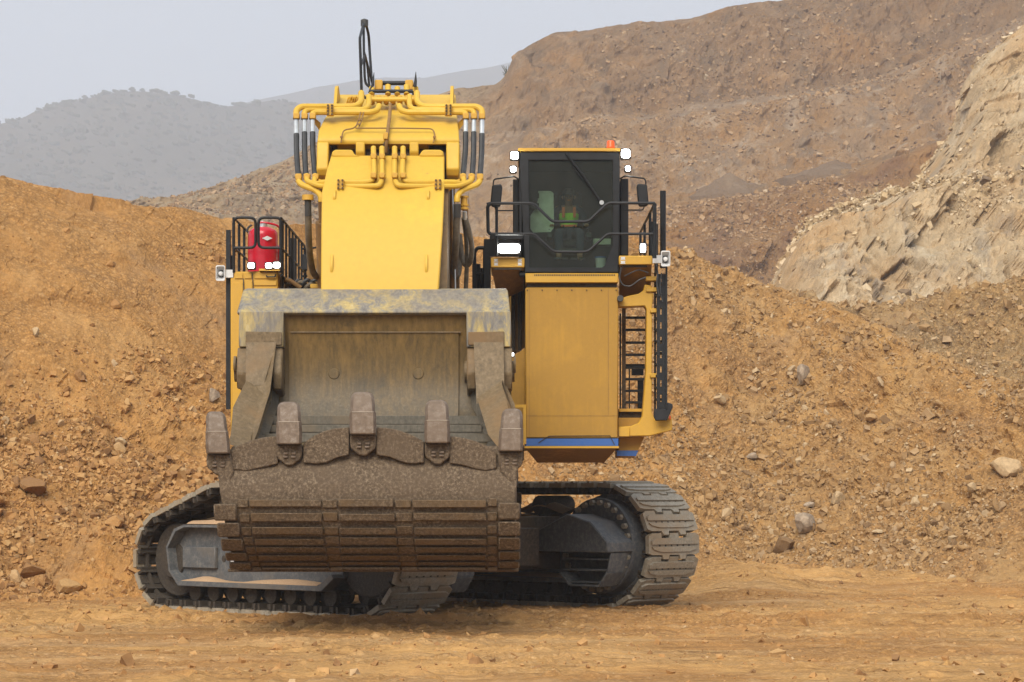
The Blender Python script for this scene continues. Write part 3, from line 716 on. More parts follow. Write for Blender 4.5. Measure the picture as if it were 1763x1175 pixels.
    for (xa, za), (xb, zb) in zip(lo[1:], lo[2:]):
        v = Vector((xb-xa, zb-za)).normalized()*.0; nx, nz = (zb-za), -(xb-xa); L = math.hypot(nx, nz); nx, nz = nx/L*.035, nz/L*.035
        b.prism([(cx+xa,za),(cx+xb,zb),(cx+xb-nx,zb-nz),(cx+xa-nx,za-nz)], y0, y1, 'y')
    sub(b, 'lower_housing', M['frame'], .006)
    # dirt caked on the frame
    for sgn in (q, -q):
        y0, y1 = sorted((sgn*.405, sgn*.60))
        b = MB()
        def ridge(x0, x1, zb, hf, y0=y0, y1=y1, n=26, b=b):
            V = []; 
            for i in range(n+1):
                x = x0+(x1-x0)*i/n; h = max(.004, hf(x)); 
                for j, t in enumerate((0, .3, .7, 1)):
                    f = (.95, 1.0, .6, .03)[j] if sgn > 0 else (.03, .6, 1.0, .95)[j]
                    V.append((x, y0+(y1-y0)*t, zb+h*f))
            b.add(V, [(i*4+j, i*4+4+j, i*4+5+j, i*4+1+j) if True else 0 for i in range(n) for j in range(3)])
        ridge(-2.0, 1.35, .471, lambda x: .05*max(0, math.sin(x*2.1+1.2)) + .07*math.exp(-((x+1.5)/.35)**2)+.06*math.exp(-((x-.9)/.5)**2)+.012)
        ridge(-1.85, 1.1, 1.392, lambda x: .05+.12*math.exp(-((x+.2)/.9)**2))
        o = sub(b, 'caked_dirt', M['sand']); tag(o, kind='stuff')
    b = MB(); V = []; n = 30
    for i in range(n+1):
        x = -2.0+3.1*i/n
        for j in range(7):
            y = -.40+.8*j/6; h = (.34 if x > -1.1 else .34*(x+2.0)/.9)*math.cos(y*2.2)*(1+.3*math.sin(x*5+y*3))
            V.append((x, y, 1.385+max(0, h)))
    b.add(V, [(i*7+j, i*7+7+j, i*7+8+j, i*7+1+j) for i in range(n) for j in range(6)]); o = sub(b, 'caked_dirt', M['sand']); tag(o, kind='stuff')
    return cr
make_crawler((-3.52, 42.2), 1)['label'] = 'nearer crawler, partly hidden under the bucket'
make_crawler((.36, 46.08), -1)['label'] = 'farther crawler, its round shoe-covered end facing the camera'

# carbody between the crawlers
ca = MB(); rot = Matrix.Rotation(math.radians(-45), 3, 'Z')
def rbox(b, x0, x1, y0, y1, z0, z1, c=R0, pts=None):
    v = [Vector(p) for p in ((x0,y0,z0),(x1,y0,z0),(x1,y1,z0),(x0,y1,z0),(x0,y0,z1),(x1,y0,z1),(x1,y1,z1),(x0,y1,z1))]
    v = [tuple(rot @ p) for p in v]
    b.add(v, [(3,2,1,0),(4,5,6,7),(0,1,5,4),(1,2,6,5),(2,3,7,6),(3,0,4,7)])
rbox(ca, -1.5, 1.1, -2.3, 2.32, .62, 1.50); rbox(ca, -1.9, -1.1, -2.25, 2.25, .55, 1.35); rbox(ca, .9, 1.7, -1.2, 1.2, .70, 1.32)
ca.lathe((0,0,0), [(.1,1.49),(1.75,1.49),(1.75,1.72),(1.62,1.72),(1.62,2.0),(.1,2.0)], 48)
for a in range(0, 360, 30):
    t = math.radians(a); ca.box(1.7*math.cos(t)-.06, 1.7*math.cos(t)+.06, 1.7*math.sin(t)-.06, 1.7*math.sin(t)+.06, 1.70, 1.90)
part(ca, 'carbody', M['body_dark'], bevel=.01)
b = MB(); b.lathe((0,0,0), [(.1,2.001),(1.7,2.001),(1.7,2.36),(.1,2.36)], 48); part(b, 'slew_ring', M['grime'])

# ---------------------------------------------------------------- upper structure
YF = 40.6
def pb(*a): return W().pbox(*a)
# engine house behind the boom
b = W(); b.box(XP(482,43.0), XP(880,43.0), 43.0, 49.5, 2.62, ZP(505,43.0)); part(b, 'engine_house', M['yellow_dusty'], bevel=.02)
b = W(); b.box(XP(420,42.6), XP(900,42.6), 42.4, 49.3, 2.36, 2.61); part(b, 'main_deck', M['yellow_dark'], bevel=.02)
b = W(); b.box(XP(560,43.2)-.2, XP(760,43.2)+.3, 42.0, 43.0, 2.62, 5.6); part(b, 'boom_bracket', M['yellow_dark'], bevel=.03)
# left cabinet
YL = 41.2
b = W(); b.pprism([(397,478),(403,478),(403,468),(478,468),(478,745),(397,745)], YL, 3.4); lc = part(b, 'side_cabinet', M['yellow'], bevel=.012)
for (x0,x1,y0,y1) in ((400,418,487,735),(421,434,483,735),(437,476,483,492),(437,476,495,735)):
    part(pb(x0,x1,y0,y1,YL-.022,.021), 'panel', M['yellow'], lc, .006)
for (x0,x1,y0,y1) in ((404,418,470,480),(421,433,470,480),(438,476,470,480)):
    part(pb(x0,x1,y0,y1,YL-.02,.019), 'panel', M['yellow'], lc, .005)
b = W(); b.tube([P(459,474,YL-.06),P(459,477,YL-.06),P(474,477,YL-.06),P(474,472,YL-.06)], .012, 6, .02); part(b, 'door_handle', M['black'], lc)
b = W(); b.tube([P(419,480,YL-.03),P(420,500,YL-.05),P(423,520,YL-.03)], .008, 6); b.tube([P(434,470,YL-.03),P(436,490,YL-.04),P(436,520,YL-.03)], .007, 6); part(b, 'cable', M['hose'], lc)
part(pb(389,396.5,396,705,YL+.1,.10), 'corner_post', M['black'], lc)
part(pb(401,404,397,468,YL+.25,.06), 'post', M['black'], lc)
part(pb(391,400,440,466,YL+.2,.05), 'post_plate', M['black'], lc)
# railings of the left platform
def rail(parent, pts, r=.02, bend=.06, name='rail', m='black'):
    return part(W().tube(pts, r, 8, bend), name, M[m], parent)
lr = rail(None, [P(402,427,YL),P(402,375,YL),P(440,375,YL),P(440,427,YL),P(400,427,YL)], .022, .09, 'left_railing')
lr.name = 'platform_railing'
rail(lr, [P(484,427,YL),P(484,375,YL),P(445,375,YL),P(445,427,YL),P(484,427,YL)], .022, .09)
for x in (402.5, 483): rail(lr, [P(x,375,YL),P(x,470,YL)], .022, 0, 'rail_post')
XR = XP(484,YL)
def PX(X, py0, Y): return (X, Y, py0)
zt, zm, zb = ZP(376,YL), ZP(427,YL), ZP(468,YL)
rail(lr, [(XR,YL,zt),(XR,45.8,zt)], .02, 0); rail(lr, [(XR,YL,zm),(XR,45.8,zm)], .018, 0)
rail(lr, [(XR,YL,zb-.05),(XR,45.8,zb-.05)], .018, 0)
for k in range(8): Yk = YL+.3+k*.62; rail(lr, [(XR,Yk,zt),(XR,Yk,zb-.45)], .018, 0, 'rail_post')
rail(lr, [(XR+.02,42.9,zt-.15),(XR+.02,42.9,zb-.45)], .05, 0, 'rail_post')
XL = XP(402.5,YL)
rail(lr, [(XL,YL,zt),(XL,43.6,zt)], .018, 0); rail(lr, [(XL,YL,zm),(XL,43.6,zm)], .018, 0)
for Yk in (42.0, 42.8, 43.6): rail(lr, [(XL,Yk,zt),(XL,Yk,zb)], .022, 0, 'rail_post')
rail(lr, [P(520,429,45.8),P(560,425,46.0)], .018, 0); rail(lr, [P(520,476,45.8),P(560,474,46.0)], .018, 0)
for x in (526, 533): rail(lr, [P(x,429,45.9),P(x,495,45.9)], .02, 0, 'rail_post')
part(pb(519,532,438,465,45.7,.2), 'junction_box', M['black'], lr, .01)
# fire suppression tanks
def tank(px, top, bot, Y, r, name='suppressant_tank', lab=None):
    c = (XP(px,Y), Y+r, ZP(bot,Y)); h = ZP(top,Y)-ZP(bot,Y)
    b = W(); b.lathe(c, [(.02,0),(r,0),(r,h-r*.62),(r*.97,h-r*.42),(r*.83,h-r*.22),(r*.55,h-r*.07),(r*.2,h),(.02,h)], 32)
    o = part(b, name, M['red'], label=lab)
    b = W(); b.lathe((c[0],c[1],c[2]+h-.01), [(.02,0),(.07,0),(.07,.05),(.03,.06),(.03,.10),(.01,.10)], 14); part(b, 'valve', M['silver'], o)
    return o
t1 = tank(450, 388, 467, 41.55, .235); t2 = tank(467, 419, 467, 42.15, .17)
yt = 41.547
b = W(); b.pprism([(451,410.5),(460,406.5),(469,410.5),(460,414.5)], yt, .01); dia = part(b, 'badge', M['white'], t1)
b = W(); b.tube([P(447,388,41.75),P(448,383,41.75),P(460,384,41.75),P(478,388,41.8),P(485,398,41.9),P(487,412,42.0)], .016, 8, .1); part(b, 'tank_hose', M['red'], t1)
b = W(); b.tube([P(425,400,41.65),P(427,392,41.65),P(433,388,41.7)], .018, 6, .05); part(b, 'tank_pipe', M['lampcase'], t1)

# work lights
def light_bar(x0, x1, y0, y1, Y, hot=False, parent=None, tilt=0, name='work_light'):
    o = part(pb(x0-2,x1+2,y0-2,y1+2.5,Y,.10), name, M['lampcase'], parent, .015)
    cx_, cy_, w_, h_ = (x0+x1)/2, (y0+y1)/2, (x1-x0)/2, (y1-y0)/2
    part(W().pprism([(cx_+w_*(abs(math.cos(t))**.5)*(1 if math.cos(t) > 0 else -1), cy_+h_*(abs(math.sin(t))**.5)*(1 if math.sin(t) > 0 else -1)) for t in [2*math.pi*(k+.5)/20 for k in range(20)]], Y-.012, .01), 'lens', M['lamp_hot' if hot else 'lamp'], o)
    return o
# ---------------------------------------------------------------- cab and its column
cabp = [(-1,0)]
b = W()
x0, x1 = XP(893.5,YF), XP(1067,YF); zt_, zb_ = ZP(262,YF), ZP(468.5,YF)
D = 2.0; t = .06
b.box(x0, x1, YF, YF+D, zt_-.07, zt_)                       # roof
b.box(x0, x1, YF, YF+D, zb_-.06, zb_)                       # floor
for xa in (x0, x1-.05):
    b.box(xa, xa+.05, YF+.25, YF+D, zb_, zb_+.75); b.box(xa, xa+.05, YF+D-.35, YF+D, zb_+.75, zt_-.07); b.box(xa, xa+.05, YF, YF+.25, zb_, zt_-.07)
b.box(x0+.05, x1-.05, YF+D-.05, YF+D, zb_, zt_-.07)
cab = part(b, 'cab', M['black'], bevel=.01)
b = W()                                                      # windscreen frame: four bars with bevelled lower corner
outer = [(893.5,262),(1067,262),(1064,469),(904,469)]
inn = [(910,276),(1055,276),(1055,420),(1041,458),(1036,461),(912,461)]
def frame_ring(b, outer, inner, Y, d):
    cx = sum(p[0] for p in inner)/len(inner); cy_ = sum(p[1] for p in inner)/len(inner)
    # ray-cast each inner point to the outer quad and bridge
    import itertools
    def hit(p):
        dx, dy = p[0]-cx, p[1]-cy_; best = None
        for i in range(len(outer)):
            a, c = outer[i], outer[(i+1) % len(outer)]; ex, ey = c[0]-a[0], c[1]-a[1]; den = dx*ey-dy*ex
            if abs(den) < 1e-9: continue
            tt = ((a[0]-cx)*ey-(a[1]-cy_)*ex)/den; u = ((a[0]-cx)*dy-(a[1]-cy_)*dx)/den
            if tt > 0 and -1e-6 <= u <= 1+1e-6 and (best is None or tt < best): best = tt
        return (cx+dx*best, cy_+dy*best)
    pts = []
    allp = [(math.atan2(p[1]-cy_, p[0]-cx), 'i', p) for p in inner]+[(math.atan2(p[1]-cy_, p[0]-cx), 'o', p) for p in outer]
    allp.sort()
    def inner_at(p):
        dx, dy = p[0]-cx, p[1]-cy_; best = None
        for i in range(len(inner)):
            a, c = inner[i], inner[(i+1) % len(inner)]; ex, ey = c[0]-a[0], c[1]-a[1]; den = dx*ey-dy*ex
            if abs(den) < 1e-9: continue
            tt = ((a[0]-cx)*ey-(a[1]-cy_)*ex)/den; u = ((a[0]-cx)*dy-(a[1]-cy_)*dx)/den
            if tt > 0 and -1e-6 <= u <= 1+1e-6 and (best is None or tt < best): best = tt
        return (cx+dx*best, cy_+dy*best)
    A = []; B = []
    for _, k, p in allp:
        if k == 'i': A.append(p); B.append(hit(p))
        else: A.append(inner_at(p)); B.append(p)
    n = len(A); V = []
    for Yq in (Y, Y+d):
        V += [(XP(x,Y), Yq, ZP(y,Y)) for x, y in A]+[(XP(x,Y), Yq, ZP(y,Y)) for x, y in B]
    Fs = []
    for i in range(n):
        j = (i+1) % n
        Fs += [(i,j,j+n,i+n)[::-1], (i+2*n,j+2*n,j+3*n,i+3*n), (i,j,j+2*n,i+2*n), (i+n,j+n,j+3*n,i+3*n)[::-1]]
    b.add(V, [f[::-1] for f in Fs])
frame_ring(b, outer, inn, YF-.05, .045); part(b, 'windscreen_frame', M['black'], cab, .006)
b = W(); b.pprism([(909,275),(1056,275),(1056,420),(1042,459),(1036,462),(911,462)], YF-.022, .012); part(b, 'windscreen', M['glass'], cab)
for X_ in (x0+.002, x1-.014):
    pass
part(W().box(x0-.015, x1+.015, YF-.08, YF+D, zt_+.001, zt_+.05), 'roof_edge', M['yellow'], cab, .008)
b = W(); b.tube([P(974,264,YF-.07),P(1002,300,YF-.075),P(1034,348,YF-.07)], .02, 8); b.tube([P(985,285,YF-.09),P(1003,310,YF-.09)], .008, 6); part(b, 'wiper', M['black'], cab)
part(W().cyl(P(1036,349,YF-.10), P(1036,349,YF-.05), .035, 12), 'wiper_pivot', M['silver'], cab)
# things inside
IN = YF+.9
part(W().box(x0+.051, x1-.051, YF+D-.09, YF+D-.052, zb_+.01, zt_-.08), 'rear_panel', M['interior'], cab)
for xa in (x0+.02, x1-.03): part(W().box(xa, xa+.01, YF+.25, YF+D-.35, zb_+.75, zt_-.07), 'side_window', M['glass'], cab)
b = W(); b.pprism([(927,329),(948,329),(953,333),(954,392),(948,400),(918,401),(913,394),(913,372),(921,360),(925,352)], YF+.5, .02); part(b, 'pale_panel', M['cream'], cab, .003)  # flat cream panel behind the left part of the windscreen
part(pb(917,928,333,341,YF+.47,.03), 'monitor', M['black'], cab); part(pb(917,928,350,361,YF+.44,.03), 'monitor', M['black'], cab)
part(W().box(XP(956,IN), XP(1002,IN), IN+.1, IN+.25, ZP(400,IN), ZP(330,IN)), 'seat_back', M['charcoal'], cab, .05)
part(W().box(XP(954,IN), XP(1004,IN), IN-.35, IN+.12, ZP(430,IN), ZP(415,IN)), 'seat_cushion', M['charcoal'], cab, .04)
for xa, xb in ((940,951),(1007,1018)): part(W().box(XP(xa,IN), XP(xb,IN), IN-.45, IN+.1, ZP(415,IN), ZP(405,IN)), 'armrest', M['lampcase'], cab, .02)
for xa in (945.5, 1012.5): part(W().tube([P(xa,405,IN-.35),P(xa,394,IN-.38)], [.014,.028], 8), 'joystick', M['charcoal'], cab)
b = W()
for xa in (955,968,984,997): b.pbox(xa, xa+10, 443, 446, YF+.2, .12)
b.pbox(962,994,428,432, YF+.35,.1); part(b, 'pedal', M['lampcase'], cab)
part(pb(1021,1052,411,422,YF+.75,.2), 'storage_bin', M['cream'], cab, .01)
# fins, posts, mirrors beside the cab
for xa, xb in ((883,893),(1068.5,1082)):
    part(pb(xa, xb, 309 if xa < 900 else 308, 404 if xa < 900 else 440, YF+.35, .9), 'cab_side_fin', M['black'], cab, .01)
part(pb(843,893,402,442,YF+.5,.06), 'side_guard', M['black'], cab)
for xs, k in (((855,337),1),((1106,336),-1)):
    x, y = xs; Ym = YF-.35
    b = W(); pts = [(-8,-18),(8,-20),(10,-14),(7,17),(4,20),(-8,19),(-11,14)]
    b.pprism([(x+k*a, y+c) for a, c in pts], Ym, .10); mo = part(b, 'mirror', M['black'], cab, .03, 2)
    part(W().tube([P(x+k*-6,y+-18,Ym+.05),P(x+k*-5,y-28,Ym+.05),P(x+k*30,y-33,Ym+.2),P(x+k*38,y-28,YF)], .012, 6, .04), 'mirror_arm', M['black'], mo)
    part(W().tube([P(x+k*-3,y+20,Ym+.05),P(x+k*-1,y+26,Ym+.05),P(x+k*30,y+26,YF)], .010, 6, .04), 'mirror_arm', M['black'], mo)
# cab front rails
YR = YF-.42
cr_ = part(W().tube([P(838,352,YR),P(843,350.5,YR),P(915,350.5,YR),P(921,353,YR),P(951,382,YR),P(1013,382,YR),P(1043,353,YR),P(1049,350,YR),P(1127,350,YR),P(1127,355,YR)], .022, 8, .06), 'cab_railing', M['charcoal'])
part(W().tube([P(841,403,YR),P(916,403,YR),P(921,405,YR),P(953,434,YR),P(1012,434,YR),P(1044,405,YR),P(1050,403,YR),P(1129,403,YR)], .02, 8, .06), 'rail', M['charcoal'], cr_)
part(W().tube([P(846,350.5,YR),P(839.5,355,YR),P(840.5,400,YR),P(846,404,YR)], .026, 8, .05), 'rail', M['black'], cr_)
part(W().tube([P(855,352,YR+.1),P(855,440,YR+.1)], .022, 8), 'rail_post', M['black'], cr_)
for x in (1127, 1121.5): part(W().tube([P(x,351 if x > 1125 else 382,YR+(.0 if x>1125 else .5)),P(x,445,YR+(.0 if x > 1125 else .5))], .03, 8), 'rail_post', M['black'], cr_)
zz = ZP(351,YR); Xq = XP(1127,YR)
part(W().tube([(Xq,YR,zz),(Xq,YR+4.6,zz)], .02, 8), 'rail', M['black'], cr_)
for Yk in (41.5,43.2,44.6): part(W().tube([(Xq,Yk,zz),(Xq,Yk,zz-.95)], .022, 8), 'rail_post', M['black'], cr_)
part(pb(1128,1133,386,470,YF+.2,.25), 'rail_plate', M['black'], cr_)
part(W().tube([P(1141.5,329,YF+.35),P(1141.5,462,YF+.35)], .045, 8), 'handrail_post', M['black'])
# roof lights
light_bar(879.5,892,262,274,YF-.1,True); light_bar(879,888,287,296,YF-.1,True)
light_bar(1070,1084.5,257.5,272,YF-.1,True); light_bar(1077,1085,286.5,294.5,YF-.1,True)
light_bar(857,895,420,436,YF-.25,True); light_bar(1102.5,1111.5,420,435,YF-.1,False)
part(pb(845,900,405,412,YF-.12,.12), 'light_bracket', M['black']); 
light_bar(427,438,453,462,YL-.12,False); light_bar(457.5,468,453.5,462,YL-.12,False); light_bar(471,482,452,461.5,YL-.12,False)
light_bar(878,884.5,608,613,YF-.1,False)
part(pb(446,482,463,466.5,YL-.1,.35), 'light_bracket', M['yellow'])
b = W(); b.lathe((XP(1051.5,YF+.4), YF+.4, ZP(257.5,YF+.4)), [(.01,0),(.045,0),(.045,.02),(.066,.02),(.066,.04),(.062,.05),(.060,.115),(.052,.13),(.01,.13)], 18); part(b, 'beacon', M['orange'])
# horn speakers
def horn(px, py, k, Y):
    b = W(); xa, xb, ya, yb = px-8, px+8, py-14, py+13
    fr = [P(xa+2,ya,Y),P(xb-2,ya,Y),P(xb,ya+2,Y),P(xb,yb-2,Y),P(xb-2,yb,Y),P(xa+2,yb,Y),P(xa,yb-2,Y),P(xa,ya+2,Y)]
    c = Vector(P(px,py,Y)); back = [tuple(c+(Vector(p)-c)*.35+Vector((0,.16,0))) for p in fr]; inner = [tuple(c+(Vector(p)-c)*.86+Vector((0,-.002,0))) for p in fr]
    deep = [tuple(c+(Vector(p)-c)*.42+Vector((0,.12,0))) for p in fr]
    b.ruled(fr, back, True); b.ruled(inner, fr, True); b.ruled(deep, inner, True); b.add(back, [tuple(range(8))]); b.m = 1; b.add(deep, [tuple(range(8))[::-1]]); b.m = 0
    b.box(c.x+k*.07, c.x+k*.19, Y+.04, Y+.14, c.z-.06, c.z+.06) if k > 0 else b.box(c.x-.19, c.x-.07, Y+.04, Y+.14, c.z-.06, c.z+.06)
    o = part(b, 'horn_speaker', [M['white'], M['lampcase']])
    b = W(); b.lathe((c.x, Y, c.z), [(.008,-.005),(.03,0),(.04,.10),(.01,.12)], 14, 'y'); part(b, 'horn_plug', M['white'], o)
horn(379.5, 471, 1, YL-.05); horn(1146, 446, -1, YF-.3)
# column under the cab
b = W(); b.pprism([(904.5,470.5),(1064.5,470.5),(1064.5,487),(904.5,487)], YF-.04, 2.0); bb = part(b, 'cab_base', M['yellow'], bevel=.01)
b = W()
for k in range(46): b.pbox(920+k*3.05, 921.8+k*3.05, 472.6, 475.6, YF-.043, .004)
o = part(b, 'vent_slots', M['grime'], bb)
b = W(); b.pbox(907,1062,487.6,494.5,YF+.06,1.8); part(b, 'dark_gap', M['grime']).name = 'isolator_gap'
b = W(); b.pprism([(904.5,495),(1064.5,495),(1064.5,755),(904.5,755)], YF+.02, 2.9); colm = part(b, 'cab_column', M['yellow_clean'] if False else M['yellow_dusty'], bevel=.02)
part(pb(904.5,1064.5,755.4,768,YF+.02,2.9), 'blue_stripe', M['blue'], colm)
part(pb(903.5,1065.5,768.4,772,YF-.01,2.9), 'lower_lip', M['yellow'], colm)
for q in ((905.5,1063.5,716,716.6),(911,911.6,497,755),(1047,1047.6,497,716)): part(W().pbox(*q, YF+.016, .003), 'weld_seam', M['yellow_dark'], colm)
for k in range(7): part(W().cyl(P(908+k*25.5,500,YF+.021), P(908+k*25.5,500,YF+.008), .012, 6), 'bolt', M['body_dark'], colm)
b = W(); b.tube([P(927,763,YF+.012),P(938,755.5,YF+.012),P(946,751,YF+.012),P(1050,750.5,YF+.012),P(1058,766,YF+.012)], .006, 5); part(b, 'scratch', M['grime'], colm)
b = W(); Yb = YF+.1
b.add([P(905,772.5,Yb),P(1062,772.5,Yb),P(1040,797,Yb+1.0),P(925,797,Yb+1.0),P(905,772.5,Yb+2.6),P(1062,772.5,Yb+2.6)], [(0,3,2,1),(1,2,5),(0,4,3),(3,4,5,2),(0,1,5,4)]); part(b, 'belly_plate', M['yellow_dark'], colm)
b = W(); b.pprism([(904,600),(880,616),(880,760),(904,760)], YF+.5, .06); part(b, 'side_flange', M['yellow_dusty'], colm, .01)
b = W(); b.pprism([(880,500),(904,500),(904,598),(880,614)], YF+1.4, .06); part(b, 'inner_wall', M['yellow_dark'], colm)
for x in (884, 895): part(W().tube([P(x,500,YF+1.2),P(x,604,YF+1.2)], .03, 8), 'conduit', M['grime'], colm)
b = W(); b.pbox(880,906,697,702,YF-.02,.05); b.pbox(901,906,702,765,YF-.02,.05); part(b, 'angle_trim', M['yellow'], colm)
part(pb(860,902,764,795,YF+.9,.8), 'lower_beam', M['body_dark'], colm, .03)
b = W(); b.tube([P(880,755,YF+.3),P(896,770,YF+.2),P(893,790,YF+.3),P(880,800,YF+.4)], .012, 6, .1); part(b, 'loose_cable', M['hose'], colm)
# boxes either side below the cab
lbx = part(pb(845,903,444,461,YF-.1,1.6), 'platform_box', M['yellow'], bevel=.012)
b = W(); b.add([P(846,462,YF-.05),P(902,462,YF-.05),P(902,500,YF+.7),P(858,520,YF+.7),P(846,462,YF+1.5),P(902,462,YF+1.5),P(902,500,YF+1.5),P(858,520,YF+1.5)], [(0,1,2,3)[::-1],(4,5,6,7),(0,3,7,4),(1,5,6,2)[::-1],(3,2,6,7)[::-1]]); part(b, 'platform_gusset', M['yellow_dark'], lbx)
part(pb(850,898,461.5,464.5,YF-.08,.5), 'platform_seam', M['grime'], lbx)
for xa in (850, 891):
    for ya in (446, 452.5):
        b = W(); b.pprism([(xa,ya),(xa+8,ya),(xa+6.5,ya+2.5),(xa+8,ya+5),(xa,ya+5),(xa+1.5,ya+2.5)], YF-.106, .005); part(b, 'decal', M['white'], lbx)
rbx = part(pb(1065.5,1123,440.5,456,YF-.12,1.6), 'platform_box', M['yellow'], bevel=.012)
for ya in (442.5, 449.5):
    b = W(); b.pprism([(1068,ya),(1077,ya),(1075.5,ya+2.5),(1077,ya+5),(1068,ya+5),(1069.5,ya+2.5)], YF-.126, .005); part(b, 'decal', M['white'], rbx)
part(pb(1072,1114,457,460,YF-.06,.3), 'platform_seam', M['grime'], rbx)
b = W(); b.add([P(1066,456.5,YF-.05),P(1122,456.5,YF-.05),P(1120,500,YF+.3),P(1080,515,YF+.9),P(1066,512,YF+.9),P(1066,456.5,YF+1.5),P(1122,456.5,YF+1.5),P(1120,500,YF+1.5),P(1080,515,YF+1.5),P(1066,512,YF+1.5)], [(0,4,3,2,1),(5,6,7,8,9),(1,2,7,6),(2,3,8,7),(3,4,9,8)]); part(b, 'platform_gusset', M['yellow_dark'], rbx)
b = W(); b.tube([P(1070,460,YF-.1),P(1066,480,YF-.1),P(1072,492,YF-.1),P(1086,494,YF-.1),P(1100,482,YF-.12),P(1112,478,YF-.1)], .012, 6, .1); b.tube([P(1075,476,YF-.1),P(1086,470,YF-.14),P(1100,464,YF-.1),P(1116,470,YF-.1)], .01, 6, .1); part(b, 'cable', M['hose'], rbx)
b = W(); b.tube([P(1086,440,YF-.05),P(1092,435,YF-.05),P(1102,438,YF-.05),P(1110,436,YF-.05),P(1116,440,YF-.05)], .012, 6, .05); b.pbox(1090,1099,436,440.5,YF,.3); part(b, 'hose_clip', M['yellow_dark'], rbx)
part(W().lathe(P(1067.5,515,YF+.1), [(.01,-.14),(.045,-.14),(.05,-.12),(.05,0),(.01,.01)], 16, 'y'), 'camera_housing', M['lampcase'], rbx)
# right-hand access frame with its opening
YA = YF+.15
af = W(); af.pprism([(1065,516),(1080,510),(1100,506),(1108,500),(1110,490),(1121,492),(1125,505),(1123,530),(1122,710),(1127,722),(1157,719),(1157.5,741),(1119,751),(1065,752),(1065,735),(1086,734),(1100,728),(1106,716),(1112,640),(1113,533),(1110,527),(1065,529)], YA, .35)
afo = part(af, 'access_frame', M['yellow'], bevel=.012)
part(pb(1065,1084,736,752,YA-.03,.029), 'lug', M['yellow'], afo, .006)
b = W(); b.pprism([(1065,753),(1110,752),(1094,787),(1065,787)], YA+.3, 1.4); part(b, 'lower_skirt', M['yellow_dusty'], afo, .01)
b = W(); b.pprism([(1062,776),(1099,776),(1095,785.5),(1062,785.5)], YA+.29, .008); part(b, 'blue_stripe', M['blue'], afo)
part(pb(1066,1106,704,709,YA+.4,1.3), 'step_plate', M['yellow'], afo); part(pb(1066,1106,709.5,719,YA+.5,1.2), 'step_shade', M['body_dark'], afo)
b = W(); b.pprism([(1065,719.5),(1104,719.5),(1098,736),(1065,736)], YA+.36, 1.2); part(b, 'sill', M['yellow_dusty'], afo)
for y0 in (476, 495, 531, 643): part(pb(1119 if y0 > 500 else 1112, 1131, y0, y0+8, YA-.04, .3), 'bracket', M['yellow'], afo, .012)
part(pb(1152,1155,716,722,YA-.02,.02), 'reflector', M['orange'], afo)
ld = part(pb(1071,1077.5,531,706,YA+.9,.05), 'ladder', M['body_dark'], bevel=.004)
part(pb(1114,1118,531,706,YA+.9,.05), 'stile', M['black'], ld)
for y0 in (545,566,588,609,631,651,671,691): part(pb(1077.5,1113.8,y0,y0+4,YA+.9,.12), 'rung', M['black'], ld, .003)
part(pb(1098,1108,655,704,YA+1.6,.1), 'lower_ladder', M['black'], ld); part(pb(1076,1110,627,631,YA+1.5,.5), 'landing', M['black'], ld)
part(pb(1088,1108,632,646,YA+1.55,.2), 'control_box', M['black'], ld); part(W().tube([P(1083.5,631,YA+1.5),P(1083.5,704,YA+1.5)], .012, 6), 'rail_post', M['black'], ld)
part(W().tube([P(1068,540,YA+1.2),P(1068,704,YA+1.2)], .015, 6), 'rail_post', M['black'], ld)
# folding stair stringer with oblong holes
st = W(); Ys = YF-.02
xs0, xs1, xh0, xh1 = 1131, 1147.5, 1136.5, 1139.5
ys_ = [472]; 
for k in range(9): ys_ += [480+k*25, 492+k*25]
ys_.append(704)
for i in range(len(ys_)-1):
    a, c = ys_[i], ys_[i+1]
    if i % 2 == 0: st.pbox(xs0, xs1, a, c, Ys, .07)
    else: st.pbox(xs0, xh0, a, c, Ys, .07); st.pbox(xh1, xs1, a, c, Ys, .07)
sto = part(st, 'folding_stair', M['black'])
part(pb(1126.5,1129.5,470,706,Ys+.4,.08), 'stringer', M['black'], sto)
part(pb(1146,1149,440,704,Ys-.05,.045), 'handrail', M['black'], sto)
for k in range(11): part(pb(1129,1147,486+k*20,489+k*20,Ys+.1,.5), 'tread', M['black'], sto)
b = W(); b.pprism([(1126,704),(1147,704),(1149,693),(1158,696),(1158.5,701),(1152,716),(1149,724),(1129,725),(1125.5,718)], Ys-.03, .06); part(b, 'foot_plate', M['charcoal'], sto, .01)
b = W(); b.tube([P(1129,455,Ys),P(1133,470,Ys-.1),P(1130,490,Ys-.1),P(1135,510,Ys-.1)], .014, 6, .1); b.tube([P(1139,470,Ys-.1),P(1136,500,Ys-.1),P(1141,520,Ys-.1)], .01, 6, .1); part(b, 'cable', M['hose'], sto)
# dark rails left of the cab platform
dr = part(W().tube([P(817,497,YF+1.6),P(817,434,YF+1.6),P(822,427,YF+1.6),P(840,427,YF+1.6)], .03, 8, .08), 'inner_railing', M['black'])
for x, y in ((822,455),(834,430),(829,462)): part(W().tube([P(x,y,YF+1.7),P(x,500,YF+1.7)], .05 if x == 822 else .025, 8), 'rail_post', M['black'], dr)
part(pb(813,820,455,500,YF+1.5,.1), 'cable_tray', M['black'], dr); part(pb(820,838,468,471,YF+1.4,.1), 'rail', M['black'], dr)
part(pb(833,845,412,500,YF+1.3,.1), 'guard_plate', M['black'], dr); part(W().pbox(870,905,470,500,YF+1.3,.3), 'under_frame', M['yellow_dark'], dr)
